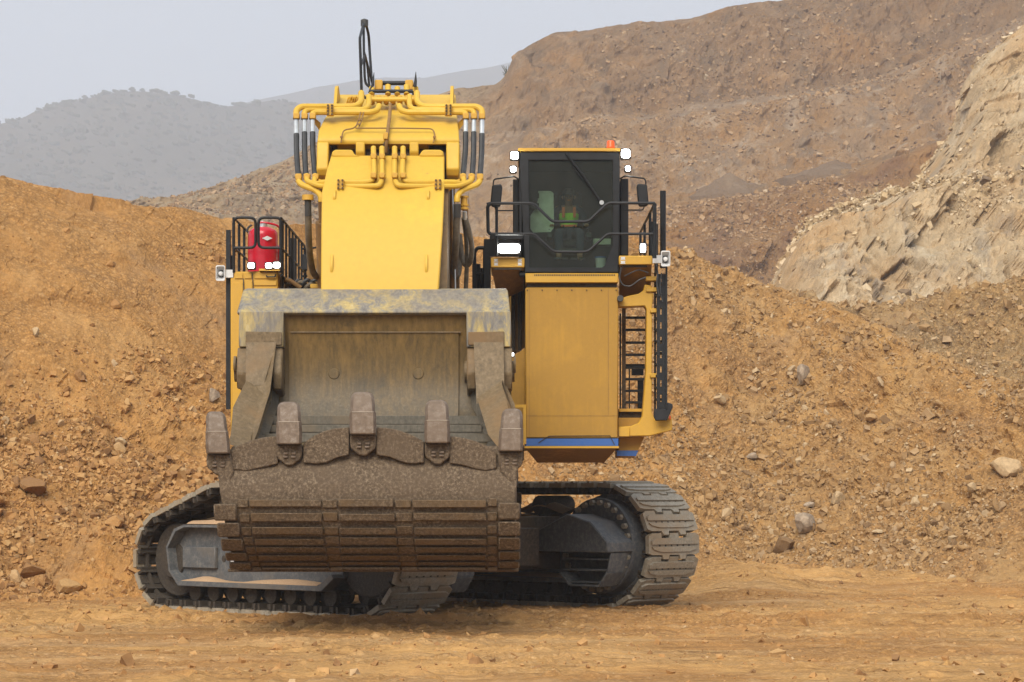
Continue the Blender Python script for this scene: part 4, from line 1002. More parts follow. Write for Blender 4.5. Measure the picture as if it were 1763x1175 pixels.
# ================================================================ boom, stick, hydraulics
def sweep(b, prof, xa, xb):
    """closed (Y,Z) profile swept between two X functions of the profile index"""
    n = len(prof); A = [(xa(i), y, z) for i, (y, z) in enumerate(prof)]; B = [(xb(i), y, z) for i, (y, z) in enumerate(prof)]
    b.add(A+B, [(i,(i+1)%n,(i+1)%n+n,i+n)[::-1] for i in range(n)]+[tuple(range(n)), tuple(range(2*n-1,n-1,-1))]); return b
def cr_curve(pts, k=5):
    out = []
    for i in range(len(pts)-1):
        p0 = pts[max(i-1,0)]; p1 = pts[i]; p2 = pts[i+1]; p3 = pts[min(i+2,len(pts)-1)]
        for j in range(k):
            t = j/k; out.append(tuple(.5*((2*p1[c])+(-p0[c]+p2[c])*t+(2*p0[c]-5*p1[c]+4*p2[c]-p3[c])*t*t+(-p0[c]+3*p1[c]-3*p2[c]+p3[c])*t**3) for c in range(len(p1))))
    out.append(tuple(pts[-1])); return out
# front sheet of the stick: pixel rows at their depths
rows_ = [(548,38.05),(497,38.12),(440,38.28),(385,38.52),(345,38.78),(318,39.02),(290,39.32),(268,39.6)]
front = cr_curve([(Y, ZP(py,Y), py) for py, Y in rows_], 4)
def lx(py): return float(np.interp(py, [268,290,330,400,497,560], [570,563,554,553,552.5,552]))
def rx(py): return float(np.interp(py, [268,290,330,400,497,560], [765,765,765,762,755,752]))
back = [(40.7,ZP(268,39.6)-.15),(40.2,5.9),(39.7,4.4)]
prof = [(y,z) for y,z,_ in front]+back
pys = [p for _,_,p in front]+[268,400,548]
Yp = [y for y,_,_ in front]+[39.6,38.5,38.05]
b = sweep(W(), prof, lambda i: XP(lx(pys[i]), Yp[i]), lambda i: XP(rx(pys[i]), Yp[i]))
stick = part(b, 'stick', M['yellow_clean'], bevel=.02, seg=2)
# raised shoulders with the notch between them
for xa, xb, pts in ((570,622,[(570,270),(572,262),(576,258),(606,258),(610,266),(622,270)]),(720,765,[(720,270),(724,264),(728,258),(760,258),(763,262),(765,270)])):
    b = W(); b.pprism(pts, 39.56, .5); part(b, 'shoulder', M['yellow_clean'], stick, .02)
# lifting eyes
for x, ya, yb, Y in ((575.5,326,354,38.78),(737,326,354,38.78),(571,438,484,38.2),(734,438,484,38.2)):
    X_ = XP(x, Y); z0, z1 = ZP(yb,Y), ZP(ya,Y); h = z1-z0; yy0 = float(np.interp(-(z0+z1)/2, [-z for _,z,_ in front][::-1], [y for y,_,_ in front][::-1]))
    n = 10; pts = [(yy0+.05-.09*math.sin(math.pi*k/n), z0+h*k/n) for k in range(n+1)]+[(yy0+.12,z1),(yy0+.12,z0)]
    b = W(); b.prism(pts, X_-.018, X_+.018, 'x'); part(b, 'lifting_eye', M['yellow_clean'], stick, .004)
# side plates of stick seen from the right, grimy
b = W(); sweep(b, [(38.45,4.4),(38.55,5.3),(38.85,5.9),(39.3,6.45),(40.1,6.6),(40.5,5.9),(39.9,4.4)], lambda i: XP(757,38.5)-.05, lambda i: XP(770,38.9)+.01); part(b, 'side_plate', M['jaw'], stick)
# boom behind: foot to head
def slab(prof, x0_, x1_, m, name, parent=None, bevel=.02): 
    b = W(); b.prism(prof, x0_, x1_, 'x'); return part(b, name, m, parent, bevel)
boom = slab([(39.9,7.2),(41.2,7.75),(42.4,7.2),(43.0,5.2),(43.0,3.2),(41.8,3.0),(41.5,4.8),(40.6,6.2)], -2.62, -1.25, M['yellow'], 'boom')
for x_, w in ((-1.07,.08),(-.93,.05)):
    slab([(40.2,6.9),(41.0,7.0),(42.0,5.2),(42.2,3.2),(41.2,3.0),(40.9,4.6),(40.1,5.9)], x_, x_+w, M['yellow_dark'], 'boom_web', boom)
for x_ in (-2.85,-1.02): 
    b = W(); b.cyl((x_,41.9,3.2),(x_-.0,40.5,6.0),.13,20); b.cyl((x_,40.5,6.0),(x_,40.25,6.5),.08,16); part(b, 'lift_cylinder', M['yellow_dark'], boom)
b = W(); b.tube([(-.90,40.0,6.6),(-.86,39.9,5.6),(-.84,40.0,4.6)], .012, 6); b.tube([(-.98,39.9,6.4),(-.95,39.8,5.6),(-.98,39.9,4.8)], .012, 6); part(b, 'grease_line', M['silver'], boom)
# boom head: curved hood with three openings
hood = cr_curve([(39.72,ZP(249,39.72)),(39.70,ZP(240,39.70)),(39.85,ZP(226,39.85)),(40.15,ZP(211,40.15)),(40.5,ZP(199,40.5)),(41.0,ZP(188,41.0)),(41.7,ZP(172,41.7)),(42.1,ZP(163,42.1))], 4)
n = len(hood)
lo = [(42.1,ZP(163,42.1)-.3),(41.0,ZP(188,41.0)-.5),(40.3,ZP(249,40.3)-.02)]
pr = hood+lo
def hx(i, s):
    y, z = pr[min(i, n-1)]; py = HOR-(z-EYE)*F/y
    l = float(np.interp(py, [160,185,205,225,249], [581,572,558,548,546])); r = float(np.interp(py, [160,185,205,225,249], [784,786,787,790,791]))
    return XP(l if s < 0 else r, y if i < n else 40.5)
b = sweep(W(), pr, lambda i: hx(i,-1), lambda i: hx(i,1)); head = part(b, 'boom_head', M['yellow_clean'], boom, .025, 2)
for xa, xb in ((546,566),(612.5,628),(705,720.5),(768.5,791)):
    outer_ = xa < 550 or xb > 780
    x0_, x1_ = XP(xa,39.7), XP(xb,39.7)
    z1 = ZP(249.5,39.7)
    if outer_: pf = [(39.685,z1+.04),(39.62,ZP(270,39.6)),(39.55,ZP(290,39.5)),(39.62,ZP(303,39.6)),(39.8,ZP(310,39.8)),(40.2,ZP(312,40.2)),(40.5,ZP(300,40.5)),(40.6,ZP(270,40.6)),(40.6,z1+.04)]
    else: pf = [(39.69,z1+.04),(39.685,ZP(262,39.7)),(39.75,ZP(272,39.7)),(40.5,ZP(272,40.5)),(40.5,z1+.04)]
    b = W(); b.prism(pf, x0_, x1_, 'x'); part(b, 'clevis', M['yellow_clean'], boom, .02, 2)
b = W(); b.cyl((XP(566,40),40.05,ZP(285,40.05)), (XP(768,40),40.05,ZP(285,40.05)), .24, 24); part(b, 'pivot_pin', M['body_dark'], boom)
part(W().box(XP(566,40.3), XP(769,40.3), 40.32, 40.5, ZP(300,40.3), ZP(246,40.3)), 'inner_plate', M['body_dark'], boom)
for x in (580, 782): 
    b = W(); Y = 41.5; X_ = XP(x if x < 600 else 778,Y); b.prism([(41.0,ZP(180,41)),(41.3,ZP(150,41.3)),(41.5,ZP(148,41.5)),(41.9,ZP(170,41.9))], X_-.02, X_+.03, 'x'); part(b, 'fin_plate', M['yellow_clean'], boom, .004)
# pipes
AX = 670.0
def mir(pts, s): return [(AX+(x-AX)*s, y, Y) for x, y, Y in pts]
for s in (1, -1):
    def T(pts, r, m='yellow_clean', name='pipe', bend=.10):
        return part(W().tube([P(*q) for q in mir(pts, s)], r, 10, bend), name, M[m], boom)
    # upper set
    T([(830,203,39.9),(830,190,39.95),(822,184,40.0),(770,184,40.2),(728,184,40.3),(718,176,40.5),(718,160,40.8)], .047)
    T([(816,202,39.95),(816,192,40.0),(808,189,40.05),(770,189,40.2),(710,189,40.2),(705,182,40.4),(705,166,40.7)], .043)
    T([(802,202,40.0),(802,196,40.0),(796,193.5,40.05),(770,193.5,40.1),(700,193.5,40.1),(690,190,40.2),(687,182,40.3)], .045)
    for xx, yy_ in ((830,197),(816,197),(802,197)):
        part(W().pbox(*(sorted([AX+(xx-5.2-AX)*s, AX+(xx+5.2-AX)*s])), yy_-2.5, yy_+7.5, 39.84, .14), 'pipe_flange', M['yellow'], boom, .01)
    part(W().pbox(*(sorted([AX+(766-AX)*s, AX+(778-AX)*s])), 179.5, 199, 39.98, .12), 'pipe_clamp', M['yellow'], boom, .008)
    for cx_ in (768.5, 775.5): 
        for cy__ in (181.5, 186.5, 191.5, 197): part(W().cyl(P(AX+(cx_-AX)*s,cy__,39.94), P(AX+(cx_-AX)*s,cy__,39.98), .016, 6), 'clamp_bolt', M['body_dark'], boom)
    # support arm of the upper set
    b = W(); b.add([P(AX+(788-AX)*s,212,40.2),P(AX+(788-AX)*s,228,40.2),P(AX+(806-AX)*s,203,40.1),P(AX+(800-AX)*s,201,40.1),P(AX+(788-AX)*s,212,40.5),P(AX+(788-AX)*s,228,40.5),P(AX+(806-AX)*s,203,40.3),P(AX+(800-AX)*s,201,40.3)], [(0,1,2,3),(7,6,5,4),(0,4,5,1),(1,5,6,2),(2,6,7,3),(3,7,4,0)]); part(b, 'pipe_bracket', M['yellow'], boom)
    # hoses between the sets
    for xt, xb in ((830,826.5),(816,813),(802,797.5)):
        part(W().tube([P(AX+(xt-AX)*s,203,39.9), P(AX+(xt-AX)*s,206,39.9)], .052, 10), 'hose_nut', M['lampcase'], boom)
        part(W().tube([P(AX+(xt-AX)*s,205,39.9), P(AX+(xt-.3-AX)*s,228 if xt < 829 else 231,39.88)], .036, 10), 'hose_fitting', M['silver'], boom)
        part(W().tube([P(AX+(xt-.3-AX)*s,228 if xt < 829 else 231,39.88), P(AX+(xt-.5-AX)*s,260,39.8), P(AX+(xb+1.5-AX)*s,285,39.7), P(AX+(xb-AX)*s,303,39.6)], .043, 10, .4), 'hose', M['hose'], boom)
    # lower set: verticals on the stick then out to the side
    SL = stick
    T([(679.5,254,39.55),(679.5,262,39.5),(679,306,39.05),(684,320,38.9),(702,321,38.95),(755,321,39.05),(790,321,39.2),(812,312,39.4),(812,302,39.5)] if s > 0 else [(679.5+3,254,39.55),(679.5+3,262,39.5),(682,306,39.05),(686,320,38.9),(702,321,38.95),(755,321,39.05),(790,321,39.2),(812,312,39.4),(812,302,39.5)], .04)
    T([(694,254,39.55),(694,262,39.5),(692.5,300,39.1),(697,312,38.98),(712,314,39.0),(755,314,39.1),(785,314,39.2),(797,318,39.3),(799,312,39.4),(797,302,39.5)] if s > 0 else [(697,254,39.55),(697,262,39.5),(695.5,300,39.1),(700,312,38.98),(712,314,39.0),(755,314,39.1),(785,314,39.2),(797,318,39.3),(799,312,39.4),(797,302,39.5)], .04)
    T([(826,303,39.5),(826,313,39.45),(820,319,39.4),(795,328,39.3),(787,338,39.2),(787,348,39.2)], .045)
    for xx in (797,812,826.5):
        part(W().pbox(*(sorted([AX+(xx-5.5-AX)*s, AX+(xx+5.5-AX)*s])), 299, 309.5, 39.42, .16), 'pipe_flange', M['yellow'], boom, .012)
    part(W().pbox(*(sorted([AX+(748-AX)*s, AX+(760-AX)*s])), 308.5, 326, 38.92, .14), 'pipe_clamp', M['yellow'], boom, .008)
    for cx_ in (750.5, 757.5):
        for cy__ in (310.5, 317.5, 324): part(W().cyl(P(AX+(cx_-AX)*s,cy__,38.88), P(AX+(cx_-AX)*s,cy__,38.92), .015, 6), 'clamp_bolt', M['body_dark'], boom)
    b = W(); b.add([P(AX+(766-AX)*s,318,39.25),P(AX+(766-AX)*s,336,39.25),P(AX+(800-AX)*s,308,39.5),P(AX+(796-AX)*s,306,39.5),P(AX+(766-AX)*s,318,39.5),P(AX+(766-AX)*s,336,39.5),P(AX+(800-AX)*s,308,39.7),P(AX+(796-AX)*s,306,39.7)], [(0,1,2,3),(7,6,5,4),(0,4,5,1),(1,5,6,2),(2,6,7,3),(3,7,4,0)]); part(b, 'pipe_bracket', M['yellow'], boom)
    for xx in ((679.5,694) if s > 0 else (682.5,697)):
        for yy_, Yq in ((268,39.36),(301,38.98)):
            part(W().pbox(*(sorted([AX+(xx-5-AX)*s, AX+(xx+5-AX)*s])), yy_-4, yy_+5.5, Yq-.05, .2), 'pipe_flange', M['yellow'], stick, .012)
# head machinery on top
for x in (668, 700, 640, 684):
    part(W().tube([P(x,163,41.0),P(x,148+(4 if x in (640,684) else 0),41.1)], .045, 10), 'pipe_stub', M['yellow_clean'], boom)
part(W().tube([P(633,171.5,40.8),P(716,171.5,40.8)], .035, 10), 'manifold_pipe', M['yellow_clean'], boom)
for x in (640,652,664,676,688,700,712): part(W().pbox(x-4,x+4,164,178,40.85,.25), 'valve_block', M['yellow'], boom, .02)
part(W().tube([P(672,180,40.4),P(671,200,40.0),P(668,222,39.75),P(666,240,39.6),P(664,262,39.7)], .026, 8, .2), 'pipe', M['yellow_dark'], boom)
part(W().pbox(660,668,228,240,39.58,.12), 'pipe_clamp', M['yellow'], boom, .01)
part(W().tube([P(664,246,39.65),P(663,262,39.8)], [.03,.07], 10), 'boot', M['body_dark'], boom)
for pts in ([(622,190,40.1),(617,208,39.9),(612,221,39.78),(592,224,39.76),(589,232,39.66),(587,246,39.62)],[(612,221,39.77),(650,221,39.76),(690,221,39.76),(745,222,39.77),(749,232,39.68),(746,246,39.62)],[(627,190,40.1),(622,210,39.9),(617,221,39.78)]):
    part(W().tube([P(*q) for q in pts], .011, 6, .08), 'grease_line', M['yellow_dark'], boom)
for x, y, Y in ((588,236,39.62),(748,236,39.63),(619,206,39.88),(617,214,39.8)): part(W().pbox(x-2.5,x+2.5,y-1.5,y+1.5,Y-.01,.03), 'line_clip', M['yellow_dark'], boom)
for k in range(5): part(W().tube([P(598+k*4,176,41.0),P(600+k*4,168-(k%2),40.95),P(604+k*3.6,168,41.0),P(607+k*3,176,41.1)], .014, 6, .06), 'hose_loop', M['yellow'], boom)
part(W().pbox(596,622,175,180,41.0,.3), 'distributor', M['yellow'], boom, .01)
for xa in (645, 697.5): 
    o = part(W().pbox(xa,xa+13.5,137.5,155,41.2,.25), 'bumper_block', M['yellow'], boom, .015)
part(W().tube([P(648,143.5,41.3),P(706,143.5,41.3)], .035, 8), 'cross_bar', M['charcoal'], boom)
part(W().tube([P(637,157.5,41.0),P(711,157.5,41.0)], .028, 8), 'cross_bar', M['charcoal'], boom)
part(W().tube([P(711,157.5,41.0),P(711,178,41.0)], .014, 6), 'cross_bar', M['charcoal'], boom)
part(W().pbox(710,720,148,180,41.15,.2), 'end_plate', M['yellow_clean'], boom, .02)
part(W().tube([P(714,150,41.1),P(715.5,140,41.1),P(716,124,41.1)], [.03,.022,.004], 7), 'aerial', M['black'], boom)
part(W().tube([P(636,160,41.0),P(642,146,41.1),P(644,125,41.2)], [.02,.025,.004], 7), 'aerial', M['charcoal'], boom)
# folded handrail hoop standing on the head
HR = part(W().tube([P(640,170,40.9),P(628,169,40.9),P(622.5,161,40.9),P(621,110,40.9),P(619.5,66,40.9),P(627,37,42.6),P(631,45,43.0),P(635,62,43.2),P(636,82,43.3),P(640,140,42.9)], .022, 8, .12), 'handrail_hoop', M['charcoal'], boom)
HR2 = W().tube([P(636,150,41.6),P(630,145,41.6),P(628,135,41.6),P(626.5,90,41.6),P(626,45,41.9)], .02, 8, .1)
HR2.tube([P(622.5,112,40.9),P(628,92,41.8),P(634,115,42.6),P(641,146,42.8)], .016, 8, .1); HR2.tube([P(627,90,41.7),P(632,110,42.3),P(636,150,42.4)], .018, 8, .1)
part(HR2, 'handrail_brace', M['charcoal'], boom)
part(W().lathe(P(627.5,39,42.4), [(.01,-.08),(.06,-.06),(.06,.04),(.01,.06)], 10), 'hoop_joint', M['lampcase'], boom)
# slack hoses along the boom
part(W().tube([P(530,336,39.2),P(530,345,39.2)], .085, 12), 'pipe_flange', M['yellow'], boom)
part(W().tube([P(530,345,39.2),P(530.5,372,39.25)], .05, 12), 'hose_fitting', M['lampcase'], boom)
part(W().tube([P(530.5,370,39.25),P(531,400,39.4),P(533,440,39.8),P(538,468,40.4),P(545,478,40.9),P(551,466,41.2),P(554,430,41.3)], .05, 12, .5), 'hose', M['hose_dusty'], boom)
part(W().tube([P(787,352,39.2),P(787,374,39.25)], .055, 12), 'hose_fitting', M['lampcase'], boom)
part(W().tube([P(787,372,39.25),P(785,420,39.5),P(782,465,40.0),P(784,478,40.4),P(790,470,40.8),P(790,420,41)], .052, 12, .5), 'hose', M['hose_dusty'], boom)
part(W().tube([P(799,338,39.4),P(799,362,39.4)], .05, 10), 'pipe', M['yellow'], boom)
for y in (338,352,358): part(W().tube([P(799,y,39.4),P(799,y+3,39.4)], .07, 8), 'pipe_flange', M['yellow'], boom)
part(W().tube([P(800,365,39.45),P(801,378,39.5)], .035, 10), 'hose_fitting', M['silver'], boom)
part(W().tube([P(801,376,39.5),P(808,400,39.6),P(813,425,39.8),P(811,450,40.0),P(804,459,40.2),P(797,452,40.4),P(794,430,40.5),P(791,405,40.6)], .04, 10, .5), 'hose', M['hose_dusty'], boom)
part(W().tube([P(798,376,39.6),P(803,410,39.8),P(804,452,40.1),P(802,500,40.4)], .034, 10, .5), 'hose', M['hose_dusty'], boom)
b = W(); b.pprism([(797,352),(806,362),(807,385),(803,392),(796,378)], 39.7, .06); part(b, 'guard_plate', M['yellow_dark'], boom, .006)
# hose nest on the left behind the rim
for k in range(7):
    x = 483+k*8; part(W().tube([P(x,500,42.0),P(x+4,486+(k%3)*4,41.9),P(x+16,480+(k%2)*6,41.9),P(x+26,500,42.1)], .03, 8, .2), 'hose', M['hose_dusty' if k % 2 else 'hose'], boom)
part(W().pbox(534,556,489,497,41.0,.5), 'bracket', M['yellow'], boom, .01)
# small rods and brackets near the left cabinet
part(W().tube([P(480,468,41.6),P(482,500,41.6)], .05, 8), 'pipe', M['jaw'], boom)
part(W().tube([P(484,480,41.8),P(500,484,41.8),P(518,496,41.8)], .035, 8), 'pipe', M['yellow_dark'], boom)

# ================================================================ bucket
YB = 37.9
bk = W()
# rim beam: a full-width sloping band
rimp = [(38.35,ZP(497,38.35)),(38.05,ZP(499,38.05)),(37.62,ZP(538,37.62)),(37.68,ZP(543,37.68)),(38.2,ZP(545,38.2)),(38.6,ZP(520,38.6))]
lipx = lambda i, s: XP({0:419,1:417,2:411,3:412,4:414,5:419}[i] if s < 0 else {0:872,1:874,2:879,3:878.5,4:877,5:872}[i], 37.9)
sweep(bk, rimp, lambda i: lipx(i,-1), lambda i: lipx(i,1))
bucket = part(bk, 'bucket', M['lip'], bevel=.015, label='muddy steel bucket with five worn teeth')
# curved back wall between the columns
wall = cr_curve([(37.74,ZP(538,37.74)),(37.84,ZP(575,37.84)),(37.95,ZP(620,37.95)),(37.96,ZP(670,37.96)),(37.8,ZP(715,37.8)),(37.45,ZP(748,37.45)),(36.9,ZP(790,36.9))], 5)
wy = wall+[(y+.12,z-.05) for y,z in wall[::-1]]
wpy = [HOR-(z-EYE)*F/y for y,z in wall]; wpy = wpy+wpy[::-1]
b = W(); sweep(b, wy, lambda i: XP(float(np.interp(wpy[i],[600,750],[486,450])),37.9), lambda i: XP(float(np.interp(wpy[i],[600,750],[805,841])),37.9)); part(b, 'back_wall', M['inner'], bucket)
# inset wear plate with a bright top edge, plus screws
def wall_y(py): 
    ps = [HOR-(z-EYE)*F/y for y,z in wall]; return float(np.interp(py, ps, [y for y,z in wall]))
pts = [(p, wall_y(p)) for p in (572,600,640,680,718)]
fr = [(y-.035, ZP(p,y)) for p,y in pts]+[(y-.004, ZP(p,y)) for p,y in pts[::-1]]
b = W(); sweep(b, fr, lambda i: XP(502,38.4), lambda i: XP(791,38.4)); part(b, 'wear_plate', M['inner'], bucket, .004)
part(W().pbox(500,793,571,573,wall_y(572)-.05,.04), 'plate_edge', M['jaw'], bucket)
for x in (575,720):
    Y = wall_y(644)-.036; b = W(); c = P(x,644,Y); b.lathe(c, [(.07,-.022),(.078,-.012),(.078,.0),(.07,.01),(.052,.01),(.052,-.018)], 22, 'y'); part(b, 'plug_ring', M['inner'], bucket)
# lower inner plates and bars
part(W().pbox(455,858,716,731,37.45,.06), 'inner_sill', M['inner_dark'], bucket, .006)
part(W().pbox(462,830,731.5,745,37.2,.10), 'inner_bar', M['inner_dark'], bucket, .01)
part(W().pbox(440,851,747,762,36.75,.10), 'inner_bar', M['inner_dark'], bucket, .01)
floor = [(37.5,ZP(740,37.5)),(37.3,ZP(765,37.3)),(36.6,ZP(815,36.6)),(35.6,ZP(820,35.6)),(35.6,ZP(840,35.6)),(37.5,ZP(850,37.5)),(38.2,ZP(760,38.2))]
b = W(); sweep(b, floor, lambda i: XP(400,36.5), lambda i: XP(872,36.5)); part(b, 'inner_floor', M['inner_dark'], bucket)
# side cheeks inside
for s in (1,-1):
    C = 645.5
    def m_(x): return C+(x-C)*s
    b = W(); A = [P(m_(x),y,Y) for x,y,Y in ((804,600,37.93),(826,600,37.8),(868,720,37.0),(866,795,36.1),(838,775,36.3),(838,745,37.38),(812,700,37.88))]
    B_ = [(p[0]+(.05*s), p[1]+.12, p[2]-.03) for p in A]; k = len(A)
    b.add(A+B_, [tuple(range(k)) if s < 0 else tuple(range(k))[::-1], tuple(range(2*k-1,k-1,-1)) if s < 0 else tuple(range(k,2*k))]+[(i,(i+1)%k,(i+1)%k+k,i+k) for i in range(k)])
    part(b, 'side_cheek', M['inner_dark'], bucket)
    # column: outer band and the two hinge ears
    b = W(); b.pprism([(m_(803),536),(m_(879),536),(m_(880),570),(m_(880),598),(m_(803),598)], 37.612, .5); part(b, 'hinge_column', M['lip'], bucket, .015)
    b = W(); b.pprism([(m_(806),572),(m_(868),571),(m_(868),594.5),(m_(806),594.5)], 37.58, .078); part(b, 'hinge_cap', M['jaw'], bucket, .008)
    def ear(xa, xb, yend, nm='hinge_ear'):
        xa, xb = sorted((m_(xa), m_(xb))); z0 = ZP(598.5,37.7); ze = ZP(yend,37.7)
        pf = [(37.66,z0),(37.55,z0-.18),(37.50,z0-.38),(37.58,z0-.6),(37.80,ze+.1),(38.0,ze),(38.4,ze),(38.5,z0)]
        b = W(); b.prism(pf, XP(xa,37.66), XP(xb,37.66), 'x'); part(b, nm, M['jaw'], bucket, .02)
    ear(804, 820, 686); ear(863, 882, 672)
    part(W().cyl((XP(m_(800),38.0),37.95,ZP(640,38)), (XP(m_(886),38.0),37.95,ZP(640,38)), .15, 24), 'hinge_pin', M['jaw'], bucket)
    b = W(); b.pprism([(m_(806),680),(m_(819),678),(m_(822),690),(m_(818),722),(m_(812),735),(m_(806),735)], 38.0, .3); part(b, 'stop_block', M['inner'], bucket, .01)
    # bent arm of the jaw: seen face + lit outer flank
    A = [P(m_(x),y,Y) for x,y,Y in ((825,598,37.55),(858,598,37.55),(859,660,37.35),(881,705,36.6),(893,760,35.75),(861,775,35.7),(849,745,36.2),(829,680,37.3))]
    B_ = [P(m_(x),y,Y+.42) for x,y,Y in ((826,598,37.55),(858,598,37.55),(859,658,37.35),(878,700,36.6),(888,760,35.75),(863,775,35.7),(853,745,36.2),(832,680,37.3))]
    k = len(A); b = W(); f1 = [(0,1,2,7),(7,2,3,6),(6,3,4,5)]
    b.add(A+B_, [f if s < 0 else f[::-1] for f in f1]+[tuple(i+k for i in (f[::-1] if s < 0 else f)) for f in f1]+[((i,(i+1)%k,(i+1)%k+k,i+k) if s < 0 else (i+k,(i+1)%k+k,(i+1)%k,i)) for i in range(k)])
    part(b, 'jaw_arm', M['jaw'], bucket, .075, 3)
    b = W(); b.tube([P(m_(868),600,37.9),P(m_(886),626,37.9)],.12,14); 
    part(W().cyl(P(m_(884),628,37.8), P(m_(888),628,37.8), .12, 18), 'pin_cap', M['jaw'], bucket)
# front shell: outer face
cols_ = [(768,35.14),(800,35.0),(830,34.9),(858,34.88),(890,34.95),(920,35.1),(945,35.32),(965,35.6),(980,35.95),(984,36.6),(980,37.6)]
sh = cr_curve([(Y,ZP(p,Y),p) for p,Y in cols_], 3)
pyl = [p for _,_,p in sh]
def shl(p): return float(np.interp(p, [745,768,800,830,858,862,984], [402,402,377,381,385,386,398]))
def shr(p): return float(np.interp(p, [745,768,800,830,858,862,984], [856,856,890,890,887,886,889]))
pf = [(y,z) for y,z,_ in sh]; bk_ = [(37.6,ZP(960,37.6)),(36.2,ZP(958,36.2)),(35.6,ZP(920,35.6)),(35.3,ZP(860,35.3)),(35.45,ZP(790,35.45)),(35.4,ZP(769,35.4))]
pfa = pf+bk_; pp_ = pyl+[960,958,920,860,790,769]
b = W(); sweep(b, pfa, lambda i: XP(shl(pp_[i]), 35.2), lambda i: XP(shr(pp_[i]), 35.2)); jaw = part(b, 'front_jaw', M['mud'], bucket, .01)
def sh_y(p): 
    q = [(pp, y) for y,_,pp in sh if True]; return float(np.interp(p, [a for a,_ in q[:24]], [c for _,c in q[:24]]))
rw = random.Random(3)
def curved_bar(x0_, x1_, y0_, y1_, proud, name, m, parent=bucket, bevel=.010):
    """a bar on the jaw face, following it; photo rows y0..y1"""
    if name == 'wear_bar': y0_ += rw.uniform(-.8, .8); y1_ += rw.uniform(-1, .8); proud += rw.uniform(-.02, .012)
    Ya, Yb_ = sh_y(y0_), sh_y(y1_)
    pf = [(Ya-proud, ZP(y0_,Ya-proud)-.0),(Yb_-proud, ZP(y1_,Yb_-proud)),(Yb_+.03, ZP(y1_,Yb_+.03)),(Ya+.03, ZP(y0_,Ya+.03))]
    b = W(); sweep(b, pf[::-1] if False else pf, lambda i: XP(x0_,35.05), lambda i: XP(x1_,35.05)); return part(b, name, m, parent, bevel)
brow = [(861,872),(884,896),(908,919),(927,937),(942.5,951),(957,963.5),(968.5,973),(977,981)]
for k, (a, c) in enumerate(brow):
    sx = k*1.6
    for j, (xa, xb) in enumerate(((432+sx,555+k*.8),(584,679+k*1.0),(711+k,837-k*.2))):
        da = rw.uniform(-1,1.0) if k < 4 else 0
        curved_bar(xa+rw.uniform(-1,1), xb+rw.uniform(-1,1), a+da, c+da+(1.5 if k < 4 else .5), .085 if k < 6 else .07, 'wear_bar', M['mudbar'])
    for xa, xb in ((412+sx*1.2,430+sx),(557+k*.8,582+k*.4),(681+k,709+k),(839,856)):
        da = rw.uniform(-2,2) if k < 6 else 0; curved_bar(xa, xb, a+da-1.0, c+da+2.0, .04, 'filler_block', M['mudbar'])
for k, (a, c) in enumerate(((868,897),(900.5,925),(928,949),(952,966),(969,981))):
    curved_bar(371+k*3.8, 410+k*3.5, a, c, .10, 'corner_shoe', M['mud'], bevel=.02); curved_bar(858, 895+(1 if k in (1,2,3) else 0), a-2, c-2, .10, 'corner_shoe', M['mud'], bevel=.02)
part(W().pbox(392,893,980,985,35.9,1.6), 'bottom_edge', M['mudbar'], bucket, .01)
# lip shrouds between the teeth
def shroud(pts, Y=34.94):
    b = W(); b.pprism(pts, Y, .36); part(b, 'lip_shroud', M['mud'], bucket, .015, 2)
shroud([(398,777),(406,770),(415,765),(432,758.5),(450,754),(465,752),(478,751.5),(478,799),(462,803),(440,808),(425,811),(398,809)])
shroud([(522,765),(528,759),(535,754),(545,748),(557,743),(572,739),(586,737),(601,736),(601,784),(580,788),(562,797),(545,799),(522,797)])
shroud([(648,736),(662,736.5),(676,738.5),(690,742),(703,746.5),(715,752),(724,757),(730,762),(730,797),(705,799),(690,795),(670,787),(648,784)])
shroud([(774,751.5),(788,752.5),(802,755),(818,759.5),(832,765),(844,771),(855,779),(855,807),(836,811),(815,807),(795,801),(774,798)])
